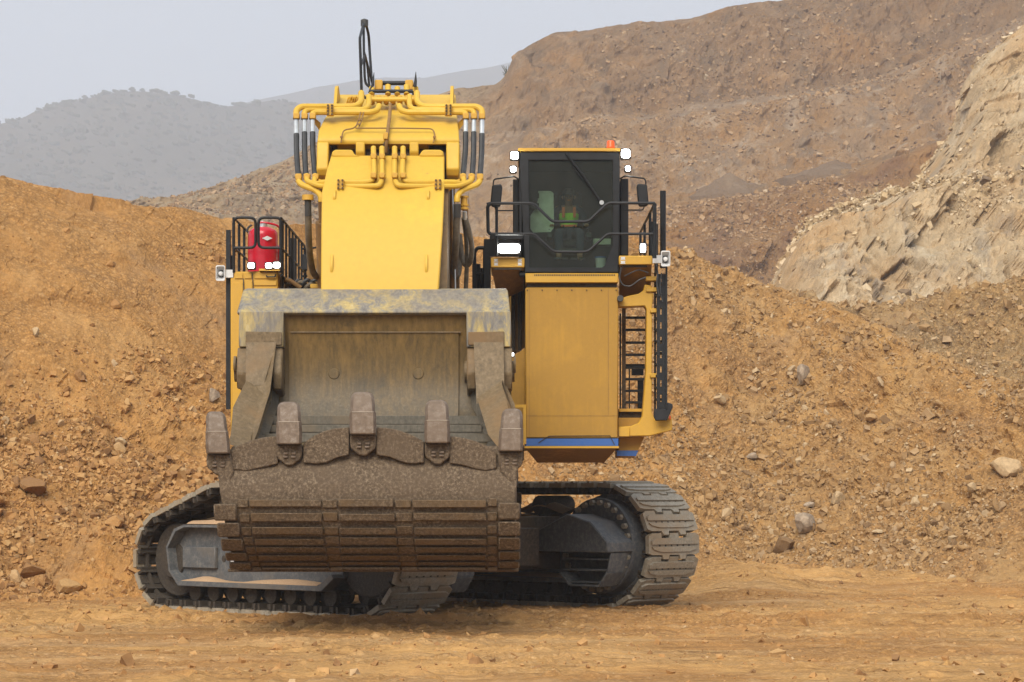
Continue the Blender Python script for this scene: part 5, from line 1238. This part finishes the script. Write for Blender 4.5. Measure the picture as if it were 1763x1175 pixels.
# teeth
def tooth(cx_, top, bot, w0, w1, lean=0, Y=34.75):
    """cx at the base; lean shifts the tip"""
    h = bot-top; V = []; L = [(0,.50,.42),(.025,.70,.34),(.07,.85,.27),(.14,.93,.22),(.25,.96,.15),(.45,.98,.08),(.475,.98,.075),(.48,1.04,.05),(.75,1.06,.02),(.97,1.04,.0),(1,1.0,.02)]
    b = W(); ring = []
    for t, wf, dy in L:
        y = top+h*t; w = (w0+(w1-w0)*t)*wf/2; cxx = cx_+lean*(1-t)
        y0 = Y+dy*.55; y1 = Y+.36+.02*t if t > .1 else Y+.30
        y1 = Y+.26+.24*t+ (.05 if t >= .48 else 0)
        ch = min(w*.28, 5)
        r = [P(cxx-w,y,y0+.07),P(cxx-w+ch,y,y0),P(cxx+w-ch,y,y0),P(cxx+w,y,y0+.07),P(cxx+w,y,y1),P(cxx-w,y,y1)]
        # keep true vertical positions: use the front depth for all
        z = ZP(y, Y); r = [((q[0]), q[1], z) for q in r]; ring.append(r)
    n = 6
    for r in ring: V += r
    Fs = [(i*n+k, (i+1)*n+k, (i+1)*n+(k+1)%n, i*n+(k+1)%n) for i in range(len(ring)-1) for k in range(n)]
    Fs += [tuple(range(n)), tuple(range((len(ring)-1)*n, len(ring)*n))[::-1]]
    b.add(V, Fs); o = part(b, 'tooth', M['tooth'], bucket, .012, 2)
    w_ = (w0+(w1-w0)*.478)*.5; part(W().pbox(cx_+lean*.5-w_+3, cx_+lean*.5+w_-3, top+h*.478-.4, top+h*.478+.5, Y+.022, .02), 'tooth_seam', M['seam'], bucket)
    # adapter nose below with its cross-slotted wear cap
    b = W(); w = w1/2; b.pprism([(cx_-w,bot+.5),(cx_+w,bot+.5),(cx_+w+1,bot+14),(cx_+w-1,bot+25),(cx_+w-9,bot+31),(cx_+5,bot+37),(cx_-5,bot+37),(cx_-w+9,bot+31),(cx_-w+1,bot+25),(cx_-w-1,bot+14)], Y+.17, .34)
    ad = part(b, 'tooth_adapter', M['mud'], bucket, .02, 2)
    for dx, dy_, ww, hh in ((-10,14,7,4),(4,14,7,4),(-11,20,8,3.5),(3,20,8,3.5)):
        part(W().pbox(cx_+dx, cx_+dx+ww, bot+dy_, bot+dy_+hh, Y+.13, .04), 'wear_lug', M['tooth'], bucket, .006)
tooth(376, 708, 781, 36, 40, -5); tooth(498, 691, 765, 42, 42, -1); tooth(625, 674, 748, 43, 44, -1); tooth(753, 688, 763, 42, 42, -1); tooth(879, 703, 777, 38, 41, 3)
# ends of the jaw below the outer teeth
for pts in ([(366,782),(397,782),(402,812),(396,835),(384,858),(381,840),(374,815)],[(857,778),(893,778),(893,800),(889,830),(886,858),(876,830),(862,812)]):
    b = W(); b.pprism(pts, 34.9, .5); part(b, 'jaw_corner', M['mud'], bucket, .02)
# steel behind the bucket: stick foot and linkage (fills the view between rim and house)
b = W(); b.prism([(38.3,4.6),(38.7,4.6),(40.2,3.2),(39.6,1.9),(38.6,1.7),(38.6,3.5)], -2.7, -1.2, 'x'); part(b, 'bucket_link', M['yellow_dark'], boom, .02)
b = W(); sweep(b, [(38.7,ZP(520,38.7)),(38.9,4.0),(38.9,2.4),(38.4,1.6),(37.7,1.0),(37.6,.85),(37.7,.80),(39.1,1.5),(39.3,4.3)], lambda i: XP(420,38.1), lambda i: XP(870,38.1)); part(b, 'bucket_back', M['lip'], bucket)
# ================================================================ operator in the cab
def skin_body(name, joints, edges, m, parent=None, sub=2):
    """joints: {key: (pos, radius)}; first key is the root"""
    keys = list(joints); me = bpy.data.meshes.new(name)
    me.from_pydata([joints[k][0] for k in keys], [(keys.index(a), keys.index(b)) for a, b in edges], [])
    o = link(name, me, parent=parent); me.materials.append(m)
    sk = o.modifiers.new('skin', 'SKIN'); me = o.data
    if not me.skin_vertices: 
        bpy.context.view_layer.objects.active = o
    lay = me.skin_vertices[0].data
    for i, k in enumerate(keys):
        r = joints[k][1]; lay[i].radius = (r if isinstance(r, tuple) else (r, r)); lay[i].use_root = (i == 0)
    sk.use_smooth_shade = True
    ss = o.modifiers.new('sub', 'SUBSURF'); ss.levels = sub; ss.render_levels = sub
    return o
IN = YF+.9; cxp = XP(979, IN); zs = ZP(415, IN)
op = bpy.data.objects.new('person', None); COL.objects.link(op); op.location = (cxp, IN, zs)
tag(op, 'person in a lime safety vest seated at the controls behind the cab windscreen', 'person')
J = {'pelvis': ((0,.0,.11), .13), 'waist': ((0,-.01,.26), .12), 'chest': ((0,-.03,.43), .15), 'neckbase': ((0,-.05,.53), .07), 'neck': ((0,-.08,.58), .052), 'head': ((0,-.11,.66), .082), 'crown': ((0,-.10,.74), .07)}
E = [('pelvis','waist'),('waist','chest'),('chest','neckbase'),('neckbase','neck'),('neck','head'),('head','crown')]
for s, n in ((-1,'l'),(1,'r')):
    J.update({n+'sh': ((s*.17,-.03,.49), .062), n+'el': ((s*.26,-.05,.25), .046), n+'wr': ((s*.27,-.30,.21), .030), n+'palm': ((s*.27,-.36,.215), .034),
              n+'hip': ((s*.09,-.05,.08), .092), n+'kn': ((s*.16,-.45,.10), .065), n+'an': ((s*.16,-.50,-.30), .045), n+'toe': ((s*.17,-.66,-.34), .04)})
    E += [('chest',n+'sh'),(n+'sh',n+'el'),(n+'el',n+'wr'),(n+'wr',n+'palm'),('pelvis',n+'hip'),(n+'hip',n+'kn'),(n+'kn',n+'an'),(n+'an',n+'toe')]
    for f in range(4):
        x = s*(.27+(-.024+.016*f)); a, c = n+'f%d' % f, n+'g%d' % f
        J[a] = ((x,-.405,.215-.006*f), .009); J[c] = ((x-s*.004,-.425,.185+.004*(f == 1)), .008); E += [(n+'palm',a),(a,c)]
    J[n+'th'] = ((s*.235,-.375,.205), .010); E += [(n+'palm',n+'th')]
body = skin_body('body', J, E, M['skin'], op)
def opmb(): return MB(tuple(op.location))
# clothes: vest, trousers, cap as close shells
VJ = {'a': ((0,.0,.10), .145), 'b': ((0,-.012,.26), .14), 'c': ((0,-.03,.42), .172), 'd': ((-.15,-.03,.475), .078), 'e': ((.15,-.03,.475), .078)}
skin_body('vest', VJ, [('a','b'),('b','c'),('c','d'),('c','e')], M['vest'], op)
TJ = {'p': ((0,.0,.10), .148)}; TE = []
for s, n in ((-1,'l'),(1,'r')):
    TJ.update({n+'h': ((s*.09,-.05,.08), .105), n+'k': ((s*.16,-.45,.10), .08), n+'a': ((s*.16,-.50,-.26), .06)}); TE += [('p',n+'h'),(n+'h',n+'k'),(n+'k',n+'a')]
skin_body('trousers', TJ, TE, M['trousers'], op)
for s in (-1, 1):
    SJ = {'t': ((s*.06,-.03,.47), .10), 'a': ((s*.17,-.03,.485), .082), 'b': ((s*.26,-.05,.25), .058), 'c': ((s*.27,-.27,.212), .038)}
    skin_body('sleeve', SJ, [('t','a'),('a','b'),('b','c')], M['trousers'], op)
    b = MB(); b.box(s*.085-.022, s*.085+.022, -.215, -.20, .34, .50); b.build('vest_stripe', M['vest_stripe'], op, .004)
b = MB(); b.box(-.12,.12,-.178,-.168,.20,.235); b.build('vest_stripe', M['vest_stripe'], op, .004)
b = MB(); b.lathe((0,-.105,.70), [(.105,0),(.103,.03),(.085,.075),(.045,.10),(.005,.105)], 18); b.box(-.07,.07,-.29,-.19,.695,.71); b.build('cap', M['helmet'], op, .006)
b = MB(); b.tube([(0,-.195,.675),(0,-.215,.645),(0,-.198,.64)], [.008,.016,.010], 8); b.build('nose', M['skin'], op)
for s in (-1, 1):
    b = MB(); b.lathe((s*.032,-.196,.672), [(.002,-.004),(.012,-.002),(.012,.006)], 10, 'y'); b.build('eye', M['helmet'], op)
    b = MB(); b.tube([(s*.088,-.11,.69),(s*.098,-.10,.665),(s*.088,-.11,.635)], [.010,.018,.008], 8); b.build('ear', M['skin'], op)
b = MB(); b.tube([(-.025,-.197,.612),(0,-.204,.610),(.025,-.197,.612)], [.004,.007,.004], 6); b.build('mouth', M['vest_stripe'], op)
# small white bucket with a blue lid on the cab floor
b = MB(); c = P(1034, 456, YF+.30); b.lathe((0,0,0), [(.01,0),(.072,0),(.082,.16),(.01,.161)], 22)
tub = b.build('plastic_tub', M['white']); tub.location = (c[0], c[1], ZP(467,YF)+.06); tag(tub, 'small white plastic tub with blue lid standing on the cab floor', 'tub')
b = MB(); b.lathe((0,0,.1615), [(.01,0),(.088,0),(.088,.022),(.01,.023)], 22); b.build('lid', M['blue'], tub)

# ================================================================ rocks
def ico(sub):
    t = (1+5**.5)/2
    v = [Vector(p).normalized() for p in ((-1,t,0),(1,t,0),(-1,-t,0),(1,-t,0),(0,-1,t),(0,1,t),(0,-1,-t),(0,1,-t),(t,0,-1),(t,0,1),(-t,0,-1),(-t,0,1))]
    f = [(0,11,5),(0,5,1),(0,1,7),(0,7,10),(0,10,11),(1,5,9),(5,11,4),(11,10,2),(10,7,6),(7,1,8),(3,9,4),(3,4,2),(3,2,6),(3,6,8),(3,8,9),(4,9,5),(2,4,11),(6,2,10),(8,6,7),(9,8,1)]
    for _ in range(sub):
        c = {}; nf = []
        def mid(a, b):
            k = (min(a,b), max(a,b))
            if k not in c: v.append(((v[a]+v[b])/2).normalized()); c[k] = len(v)-1
            return c[k]
        for a, b, d in f:
            x, y, z = mid(a,b), mid(b,d), mid(d,a); nf += [(a,x,z),(b,y,x),(d,z,y),(x,y,z)]
        f = nf
    return np.array([tuple(p) for p in v]), np.array(f)
def rock_verts(V, r, seed, cuts=10):
    """blocky broken stone: a ball cut by random planes, slightly rough"""
    V = V.copy()
    for _ in range(cuts):
        n = r.normal(size=3); n /= np.linalg.norm(n); d = r.uniform(.38, .68)
        s = V@n; over = s > d; V[over] -= np.outer(s[over]-d, n)
    V += (fbm(V[:,0]*2.2+seed, V[:,1]*2.2, V[:,2]*2.2, 3, seed)*.10)[:,None]*V
    return V*r.uniform(.75, 1.2, 3)*np.array([1.05, 1, .8])
IV0, IF0 = ico(0); IV1, IF1 = ico(1); IV2, IF2 = ico(2)
def rock_meshes(n, V, Fc, m, name, seed):
    out = []
    for k in range(n):
        r = np.random.default_rng(seed+k); me = bpy.data.meshes.new(name); fast_mesh(me, rock_verts(V, r, seed+k), Fc); me.materials.append(M[m]); out.append(me)
    return out
def project(Q):
    return 881.5+F*Q[...,0]/Q[...,1], HOR-F*(Q[...,2]-EYE)/Q[...,1]
def sample(G, n, r, wfun):
    A = G[:-1,:-1]; e1 = G[:-1,1:]-A; e2 = G[1:,:-1]-A
    ar = np.linalg.norm(np.cross(e1, e2), axis=-1); px, py = project(A)
    w = ar*wfun(px, py, A); w = w.ravel(); w /= w.sum()
    i = r.choice(len(w), n, p=w); iv, iu = np.unravel_index(i, ar.shape)
    u, v = r.random(n)[:,None], r.random(n)[:,None]
    return A[iv,iu]+e1[iv,iu]*u+e2[iv,iu]*v
def infr(px, m=160): return (px > -m) & (px < 1763+m)
def w_bank(px, py, A):
    x, y, z = A[...,0], A[...,1], A[...,2]
    n = fbm(x*.35, y*.35, z*.35, 4, 201); n2 = fbm(x*1.2+z*.8, y*.3, z*.25, 3, 205)
    left = px < 840
    low = np.clip((4.6-z)/2.6, 0.02, 1)**1.3*2.0
    low = np.where(left, low*np.clip(.7+n*2.2, .02, 1.6), np.clip(.75+n*1.6-n2*1.0, .06, 1.6)*np.clip(1.3-z*.05, .5, 1.2)*.5)
    for cx_, cy_, sx_, sy_ in ((250,615,45,14),(335,640,30,20),(300,690,60,35),(350,440,60,16),(215,650,25,12),(120,600,30,10)):
        low = low+.8*np.exp(-((px-cx_)/sx_)**2-((py-cy_)/sy_)**2)*left
    for x0_, y0_, x1_, y1_, w_ in ((1340,560,1530,820,20),(1560,640,1763,760,16),(1180,640,1290,780,16),(1440,600,1640,800,10)):
        t = np.clip(((px-x0_)*(x1_-x0_)+(py-y0_)*(y1_-y0_))/((x1_-x0_)**2+(y1_-y0_)**2), 0, 1); d = np.hypot(px-x0_-t*(x1_-x0_), py-y0_-t*(y1_-y0_))
        low = low*np.where(left, 1, np.clip(d/w_-.3, .06, 1))
    return infr(px)*low*(z > -.15)*(py < 1060)*(A[...,1] < 90)
r_ = np.random.default_rng(99)
def sizes(n, lo, hi, a, r): u = r.random(n); return (lo**(1-a)+u*(hi**(1-a)-lo**(1-a)))**(1/(1-a))
def scatter_mass(name, pts, sz, m, seed, V0=None, F0=None, flat=(.55,1.0)):
    r = np.random.default_rng(seed); n = len(pts)
    V0 = np.array([(-1,-1,-1),(1,-1,-1),(1,1,-1),(-1,1,-1),(-1,-1,1),(1,-1,1),(1,1,1),(-1,1,1)], float) if V0 is None else V0
    F0 = np.array([(0,2,1),(0,3,2),(4,5,6),(4,6,7),(0,1,5),(0,5,4),(1,2,6),(1,6,5),(2,3,7),(2,7,6),(3,0,4),(3,4,7)]) if F0 is None else F0
    k = len(V0)
    V = V0[None]*r.uniform(.35, 1.0, (n,k,3))*np.stack([r.uniform(.7,1.3,n), r.uniform(.6,1.1,n), r.uniform(*flat,n)], -1)[:,None]*(sz*.62)[:,None,None]
    q = r.normal(size=(n,4)); q[:, 3] *= 1.3; q /= np.linalg.norm(q, axis=1, keepdims=True); x, y, z, w = q.T
    Rm = np.stack([1-2*(y*y+z*z),2*(x*y-z*w),2*(x*z+y*w),2*(x*y+z*w),1-2*(x*x+z*z),2*(y*z-x*w),2*(x*z-y*w),2*(y*z+x*w),1-2*(x*x+y*y)],-1).reshape(n,3,3)
    V = np.einsum('nij,nkj->nki', Rm, V)+pts[:,None]+np.array([0,-.12,.12])*sz[:,None,None]*.45
    me = bpy.data.meshes.new(name); fast_mesh(me, V.reshape(-1,3), (F0[None]+np.arange(n)[:,None,None]*k).reshape(-1,F0.shape[1])); me.materials.append(M[m])
    o = bpy.data.objects.new(name, me); COL.objects.link(o); tag(o, kind='stuff'); return o
P1 = sample(BANK, 95000, r_, w_bank); S1 = sizes(len(P1), .036, .26, 3.2, r_)
px1, py1 = project(P1)
P2 = sample(HEAP, 14000, r_, lambda px,py,A: infr(px)*(px > 1340)*1.0); S2 = sizes(len(P2), .05, .34, 2.8, r_)
# the largest stones in plain sight become objects of their own
vis = ((px1 < 225) | ((px1 < 365) & (py1 < 820)) | ((px1 > 1215) & (py1 > 520)) | ((px1 > 1165) & (py1 > 500) & (py1 < 830))) & (px1 > -5) & (px1 < 1768) & (py1 < 1010)
ang = np.where(vis, S1/P1[:,1], 0); top = np.argsort(-ang)[:270]; rest = np.setdiff1d(np.arange(len(P1)), top)
left = px1[rest] < 840
scatter_mass('loose_orange_rubble', P1[rest][left], S1[rest][left], 'rock', 5)
scatter_mass('loose_tan_rubble', P1[rest][~left], S1[rest][~left], 'rock_tan', 6)
scatter_mass('heap_rubble', P2, S2, 'rock_tan', 7)
RO = rock_meshes(8, IV1, IF1, 'rock', 'rock', 300); RT = rock_meshes(8, IV1, IF1, 'rock_tan', 'rock', 320)
rr_ = random.Random(11)
for i in top:
    lf = px1[i] < 840; me = rr_.choice(RO if lf else RT)
    o = bpy.data.objects.new('rock', me); COL.objects.link(o); s = float(S1[i])*.72
    o.location = tuple(P1[i]+np.array([0,-.10,.12])*s); o.rotation_euler = [rr_.uniform(0,6.28) for _ in range(3)]; o.scale = (s, s*.9, s*.8)
    zone = 'at the foot of' if py1[i] > 880 else 'on the lower part of' if py1[i] > 760 else 'halfway up' if py1[i] > 600 else 'high on'
    size = 'small' if S1[i] < .2 else 'fist-edged' if S1[i] < .25 else 'blocky'
    if lf: tag(o, size.replace('fist-edged','angular')+' broken orange rock lying loose '+zone+' the left bank', 'rock', 'loose rocks on the orange bank')
    else: tag(o, size.replace('fist-edged','angular')+' broken tan rock lying loose '+zone+' the right bank', 'rock', 'loose rocks on the tan bank')
# broken rock on the quarry benches and at the cliff
def w_far(g, sc_):
    def w(px, py, A):
        n = fbm(A[...,0]*sc_, A[...,1]*sc_, A[...,2]*sc_, 4, g); return (px > -200)*(px < 1950)*np.clip(.25+n*1.8, .04, 1)*(np.arange(A.shape[0]) < A.shape[0]-13)[:,None]*(A[...,2] > 6)
    return w
PW = sample(WALL, 15000, r_, w_far(301, .05)); scatter_mass('bench_scree', PW, sizes(len(PW), .2, .85, 3.3, r_), 'rock_brown', 21)
PC = sample(CLIFF[:-10], 9000, r_, lambda px,py,A: (px < 1950)*np.clip(fbm(A[...,0]*.12, A[...,1]*.12, A[...,2]*.12, 4, 305)*3, .02, 1)); scatter_mass('cliff_debris', PC, sizes(len(PC), .09, .6, 3.1, r_), 'rock_cream', 22)
i0 = int(np.argmax(CLIFF[:,-1,2])); cr = CLIFF[142:150].reshape(-1,3); cpx = project(cr)[0]; cr = cr[(cpx < 1950) & (cpx > 1390)]; pk = cr[r_.integers(0, len(cr), 1700)]+r_.normal(size=(1700,3))*np.array([.5,.6,.25])-np.array([0,0,.15])
scatter_mass('cliff_debris', pk, sizes(1700, .10, .5, 3.0, r_), 'rock_cream', 23)
PF = sample(FACE[:-8], 5000, r_, lambda px,py,A: np.clip(fbm(A[...,0]*.06, A[...,1]*.06, A[...,2]*.06, 4, 307)*3, .02, 1)); scatter_mass('face_debris', PF, sizes(len(PF), .16, .7, 3.2, r_), 'rock_brown', 24)
# named boulders
BPX, BPY = project(BANK)
def at_bank(px, py):
    d = (BPX-px)**2+(BPY-py)**2; d = d+(BANK[...,2] < -.1)*1e6; i = np.unravel_index(np.argmin(d), d.shape); return BANK[i]
BL = {k: rock_meshes(3, IV2, IF2, k, 'boulder', 400+j*10) for j, k in enumerate(('rock_pale','rock_grey','rock','rock_tan'))}
def boulder(px, py, w, h, m, label, k=0):
    p = at_bank(px, py+h*.3); Y = float(p[1]); o = bpy.data.objects.new('boulder', BL[m][k % 3]); COL.objects.link(o)
    sx, sz = w/F*Y/1.55, h/F*Y/1.25
    o.location = (float(p[0]), Y-.05, float(p[2])+sz*.3); o.scale = (sx, (sx+sz)/2, sz); o.rotation_euler = (0, 0, k*1.3+px*.01); tag(o, label, 'boulder'); return o
boulder(64, 836, 58, 36, 'rock', 'large tan boulder half buried in the bank at the far left, beside finer rubble', 0)
boulder(201, 899, 36, 22, 'rock', 'flat tan boulder lying in the rubble just left of the near crawler', 1)
boulder(62, 573, 14, 16, 'rock_pale', 'small cream stone stuck alone in the smooth orange bank', 0)
boulder(208, 762, 20, 22, 'rock_pale', 'pale angular boulder high on the rubble left of the crawler', 1)
boulder(50, 980, 38, 28, 'rock', 'reddish tan boulder at the foot of the left rubble', 2)
boulder(112, 1010, 44, 26, 'rock', 'low tan boulder at the toe of the left bank near the dirt floor', 1)
boulder(368, 680, 20, 26, 'rock_grey', 'grey boulder on the left bank next to the yellow cabinet', 0)
boulder(1384, 896, 50, 34, 'rock_grey', 'big brown grey boulder near the foot of the right bank', 1)
boulder(1440, 862, 30, 24, 'rock_pale', 'pale tan boulder just above the big brown grey one', 2)
boulder(1392, 868, 18, 16, 'rock_grey', 'small pinkish grey boulder resting on the big brown grey one', 2)
boulder(1272, 924, 40, 24, 'rock_grey', 'dark grey slab beside the far crawler at the foot of the bank', 0)
boulder(1345, 944, 44, 30, 'rock_tan', 'tan slab leaning in the broken rocks right of the crawler', 1)
boulder(1247, 887, 22, 18, 'rock_pale', 'cream boulder lying just right of the round crawler end', 0)
boulder(1384, 640, 28, 34, 'rock_grey', 'purple grey boulder standing halfway up the right bank', 1)
boulder(1730, 802, 44, 34, 'rock_pale', 'large pale boulder at the far right of the bank', 1)
boulder(1674, 842, 20, 16, 'rock_pale', 'small pale boulder below the large one at the far right', 2)
boulder(1296, 785, 22, 18, 'rock_grey', 'dark red brown boulder on the slope above the crawler', 2)
boulder(1520, 1002, 24, 14, 'rock_grey', 'grey brown boulder sitting on the orange spill at the toe of the right bank', 0)
boulder(1500, 720, 26, 16, 'rock_tan', 'tan boulder in the middle of the right bank', 0)
boulder(1240, 690, 16, 14, 'rock_pale', 'pale boulder on the right bank near the folding stair', 1)
# loose stones and pebbles on the floor
n = 22000
gx = r_.uniform(-13, 14, n); gy = 26+r_.beta(1.3, 1.6, n)*34
dens = fbm(gx*.4, gy*1.1, gx*0, 3, 221)+.55*np.exp(-((gy-39.9)/1.4)**2)*(np.abs(gx+2) < 7)+.3*np.exp(-((gy-46.5)/2.5)**2)*(gx < 0)+.15
ok = r_.random(n) < np.clip(.35+dens*1.5, .04, 1); gx, gy = gx[ok], gy[ok]
gp = np.stack([gx, gy, ground_h(gx, gy)], -1); gs = sizes(len(gx), .016, .15, 2.9, r_)
scatter_mass('floor_stones', gp+np.array([0,.0,-.002]), gs, 'rock', 9)
# orange spill and clods at the right toe
# ================================================================ scrub on the hills, grass on the crest
def shrub_mesh(seed, name='shrub'):
    r = np.random.default_rng(seed); Vs = []; Fs = []; k = 0
    for j in range(6):
        V = IV0*(1+fbm(IV0[:,0]*3+seed+j, IV0[:,1]*3, IV0[:,2]*3, 3, seed+j)[:,None]*.9)*r.uniform(.25,.65)
        V = V*np.array([1.0,1,1.0])+np.array([r.uniform(-.8,.8), r.uniform(-.5,.5), r.uniform(.15,.9)]); Vs.append(V); Fs.append(IF0+k); k += len(V)
    me = bpy.data.meshes.new(name); V = np.concatenate(Vs); fast_mesh(me, V, np.concatenate(Fs)); me.materials.append(M['shrub']); return me
SH = [shrub_mesh(500+k) for k in range(5)]
def hill_pts(H_, n, seed, xr, skyband=False):
    r = np.random.default_rng(seed)
    def w(px, py, A):
        cl = fbm(A[...,0]*.007, A[...,1]*.005, A[...,2]*.007, 3, seed)
        return (px > xr[0])*(px < xr[1])*(py < 560)*np.clip(.5+cl*1.2, .03, 1)*(np.arange(A.shape[0]) < A.shape[0]-5)[:,None]
    return sample(H_, n, r, w), r
pts, r = hill_pts(HILL1, 2600, 71, (-300, 900))
hx_, hy_ = project(pts)
cand = np.where((hx_ > 5) & (hx_ < 490) & (hy_ < 345))[0][:110]; others = np.setdiff1d(np.arange(len(pts)), cand)
for i in cand:
    o = bpy.data.objects.new('shrub', SH[i % 5]); COL.objects.link(o); s = float(1.2+2.8*r.random()**2.2); o.location = tuple(pts[i]); o.scale = (s, s, s*1.15); o.rotation_euler = (0,0,float(r.uniform(0,6)))
    tag(o, 'hazy dark shrub growing on the far grey hillside', 'shrub', 'shrubs dotting the far hillside')
# shrubs standing on the skyline of the near hill
HP = HILL1[-7]; hpx, hpy = project(HP)
for x, s in ((15,2.2),(27,1.6),(100,2.6),(126,1.7),(152,2.2),(178,2.4),(213,1.8),(232,2.6),(252,2.2),(270,2.6),(296,2.8),(318,1.8),(365,1.6),(405,2.8),(436,2.6),(470,1.4)):
    i = int(np.argmin(np.abs(hpx-x))); o = bpy.data.objects.new('shrub', SH[x % 5]); COL.objects.link(o); o.location = tuple(HP[i]+np.array([0,-3,-.8])); s *= 1.45; o.scale = (s*1.25, s, s*.8)
    tag(o, 'dark shrub silhouetted on the skyline of the nearer hill', 'shrub', 'shrubs along the hill skyline')
Vm = SH[0]; base = np.array([v.co[:] for v in Vm.vertices]); fb = np.array([p.vertices[:] for p in Vm.polygons])
pts2, r2 = hill_pts(HILL2, 500, 91, (-300, 1000))
allp = np.concatenate([pts[others], pts2]); sc = np.random.default_rng(5).uniform(.5, 1.0, len(allp))**2*3.4
V = base[None]*sc[:,None,None]*np.random.default_rng(6).uniform(.8,1.2,(len(allp),1,3))+allp[:,None]
me = bpy.data.meshes.new('distant_scrub'); fast_mesh(me, V.reshape(-1,3), (fb[None]+np.arange(len(allp))[:,None,None]*len(base)).reshape(-1,3)); me.materials.append(M['shrub'])
o = bpy.data.objects.new('distant_scrub', me); COL.objects.link(o); tag(o, kind='stuff')
# dry grass tufts along the quarry crest
rg = np.random.default_rng(17); WT = WALL[-7]; wpx, wpy = project(WT); V = []; Fq = []
for c in list(rg.uniform(900, 1380, 60))+[1036]*5+[1045]*4+[1060]*2+[1075]*2+[1093]*3+[1120]*2+[1170]*3:
    i = int(np.argmin(np.abs(wpx-c-rg.uniform(-3,3)))); p = WT[i]; hh = rg.uniform(.3,1.3)*(1.5 if 1030 < c < 1050 or 1165 < c < 1175 else .8)
    for k in range(9):
        a = rg.uniform(-.5,.5); x = p[0]+rg.uniform(-.5,.5); b0 = len(V)
        V += [(x-.03,p[1],p[2]-.4),(x+.03,p[1],p[2]-.4),(x+a*hh,p[1]+rg.uniform(-.3,.3),p[2]+hh*rg.uniform(.6,1))]; Fq.append((b0,b0+1,b0+2))
me = bpy.data.meshes.new('dry_grass'); me.from_pydata(V, [], Fq); me.materials.append(M['drygrass']); o = bpy.data.objects.new('dry_grass', me); COL.objects.link(o); tag(o, kind='stuff')
# bare bush leaning out from the notch of the wall
i = int(np.argmin(np.abs(wpx-876))); p = WT[i]; b = MB(tuple(p))
for k in range(16):
    a, e = rg.uniform(-2.6,-.2), rg.uniform(.3,1.3); L = rg.uniform(.8,2.2); q = (p[0]+math.cos(a)*math.cos(e)*L*.8-.3, p[1], p[2]+math.sin(e)*L)
    b.tube([tuple(p), ((p[0]+q[0])/2+rg.uniform(-.2,.2), p[1], (p[2]+q[2])/2), q], [.10,.07,.04], 4)
o = b.build('bare_bush', M['shrub']); o.location = tuple(p); tag(o, 'bare dark bush leaning out at the notch of the brown quarry skyline', 'bush')
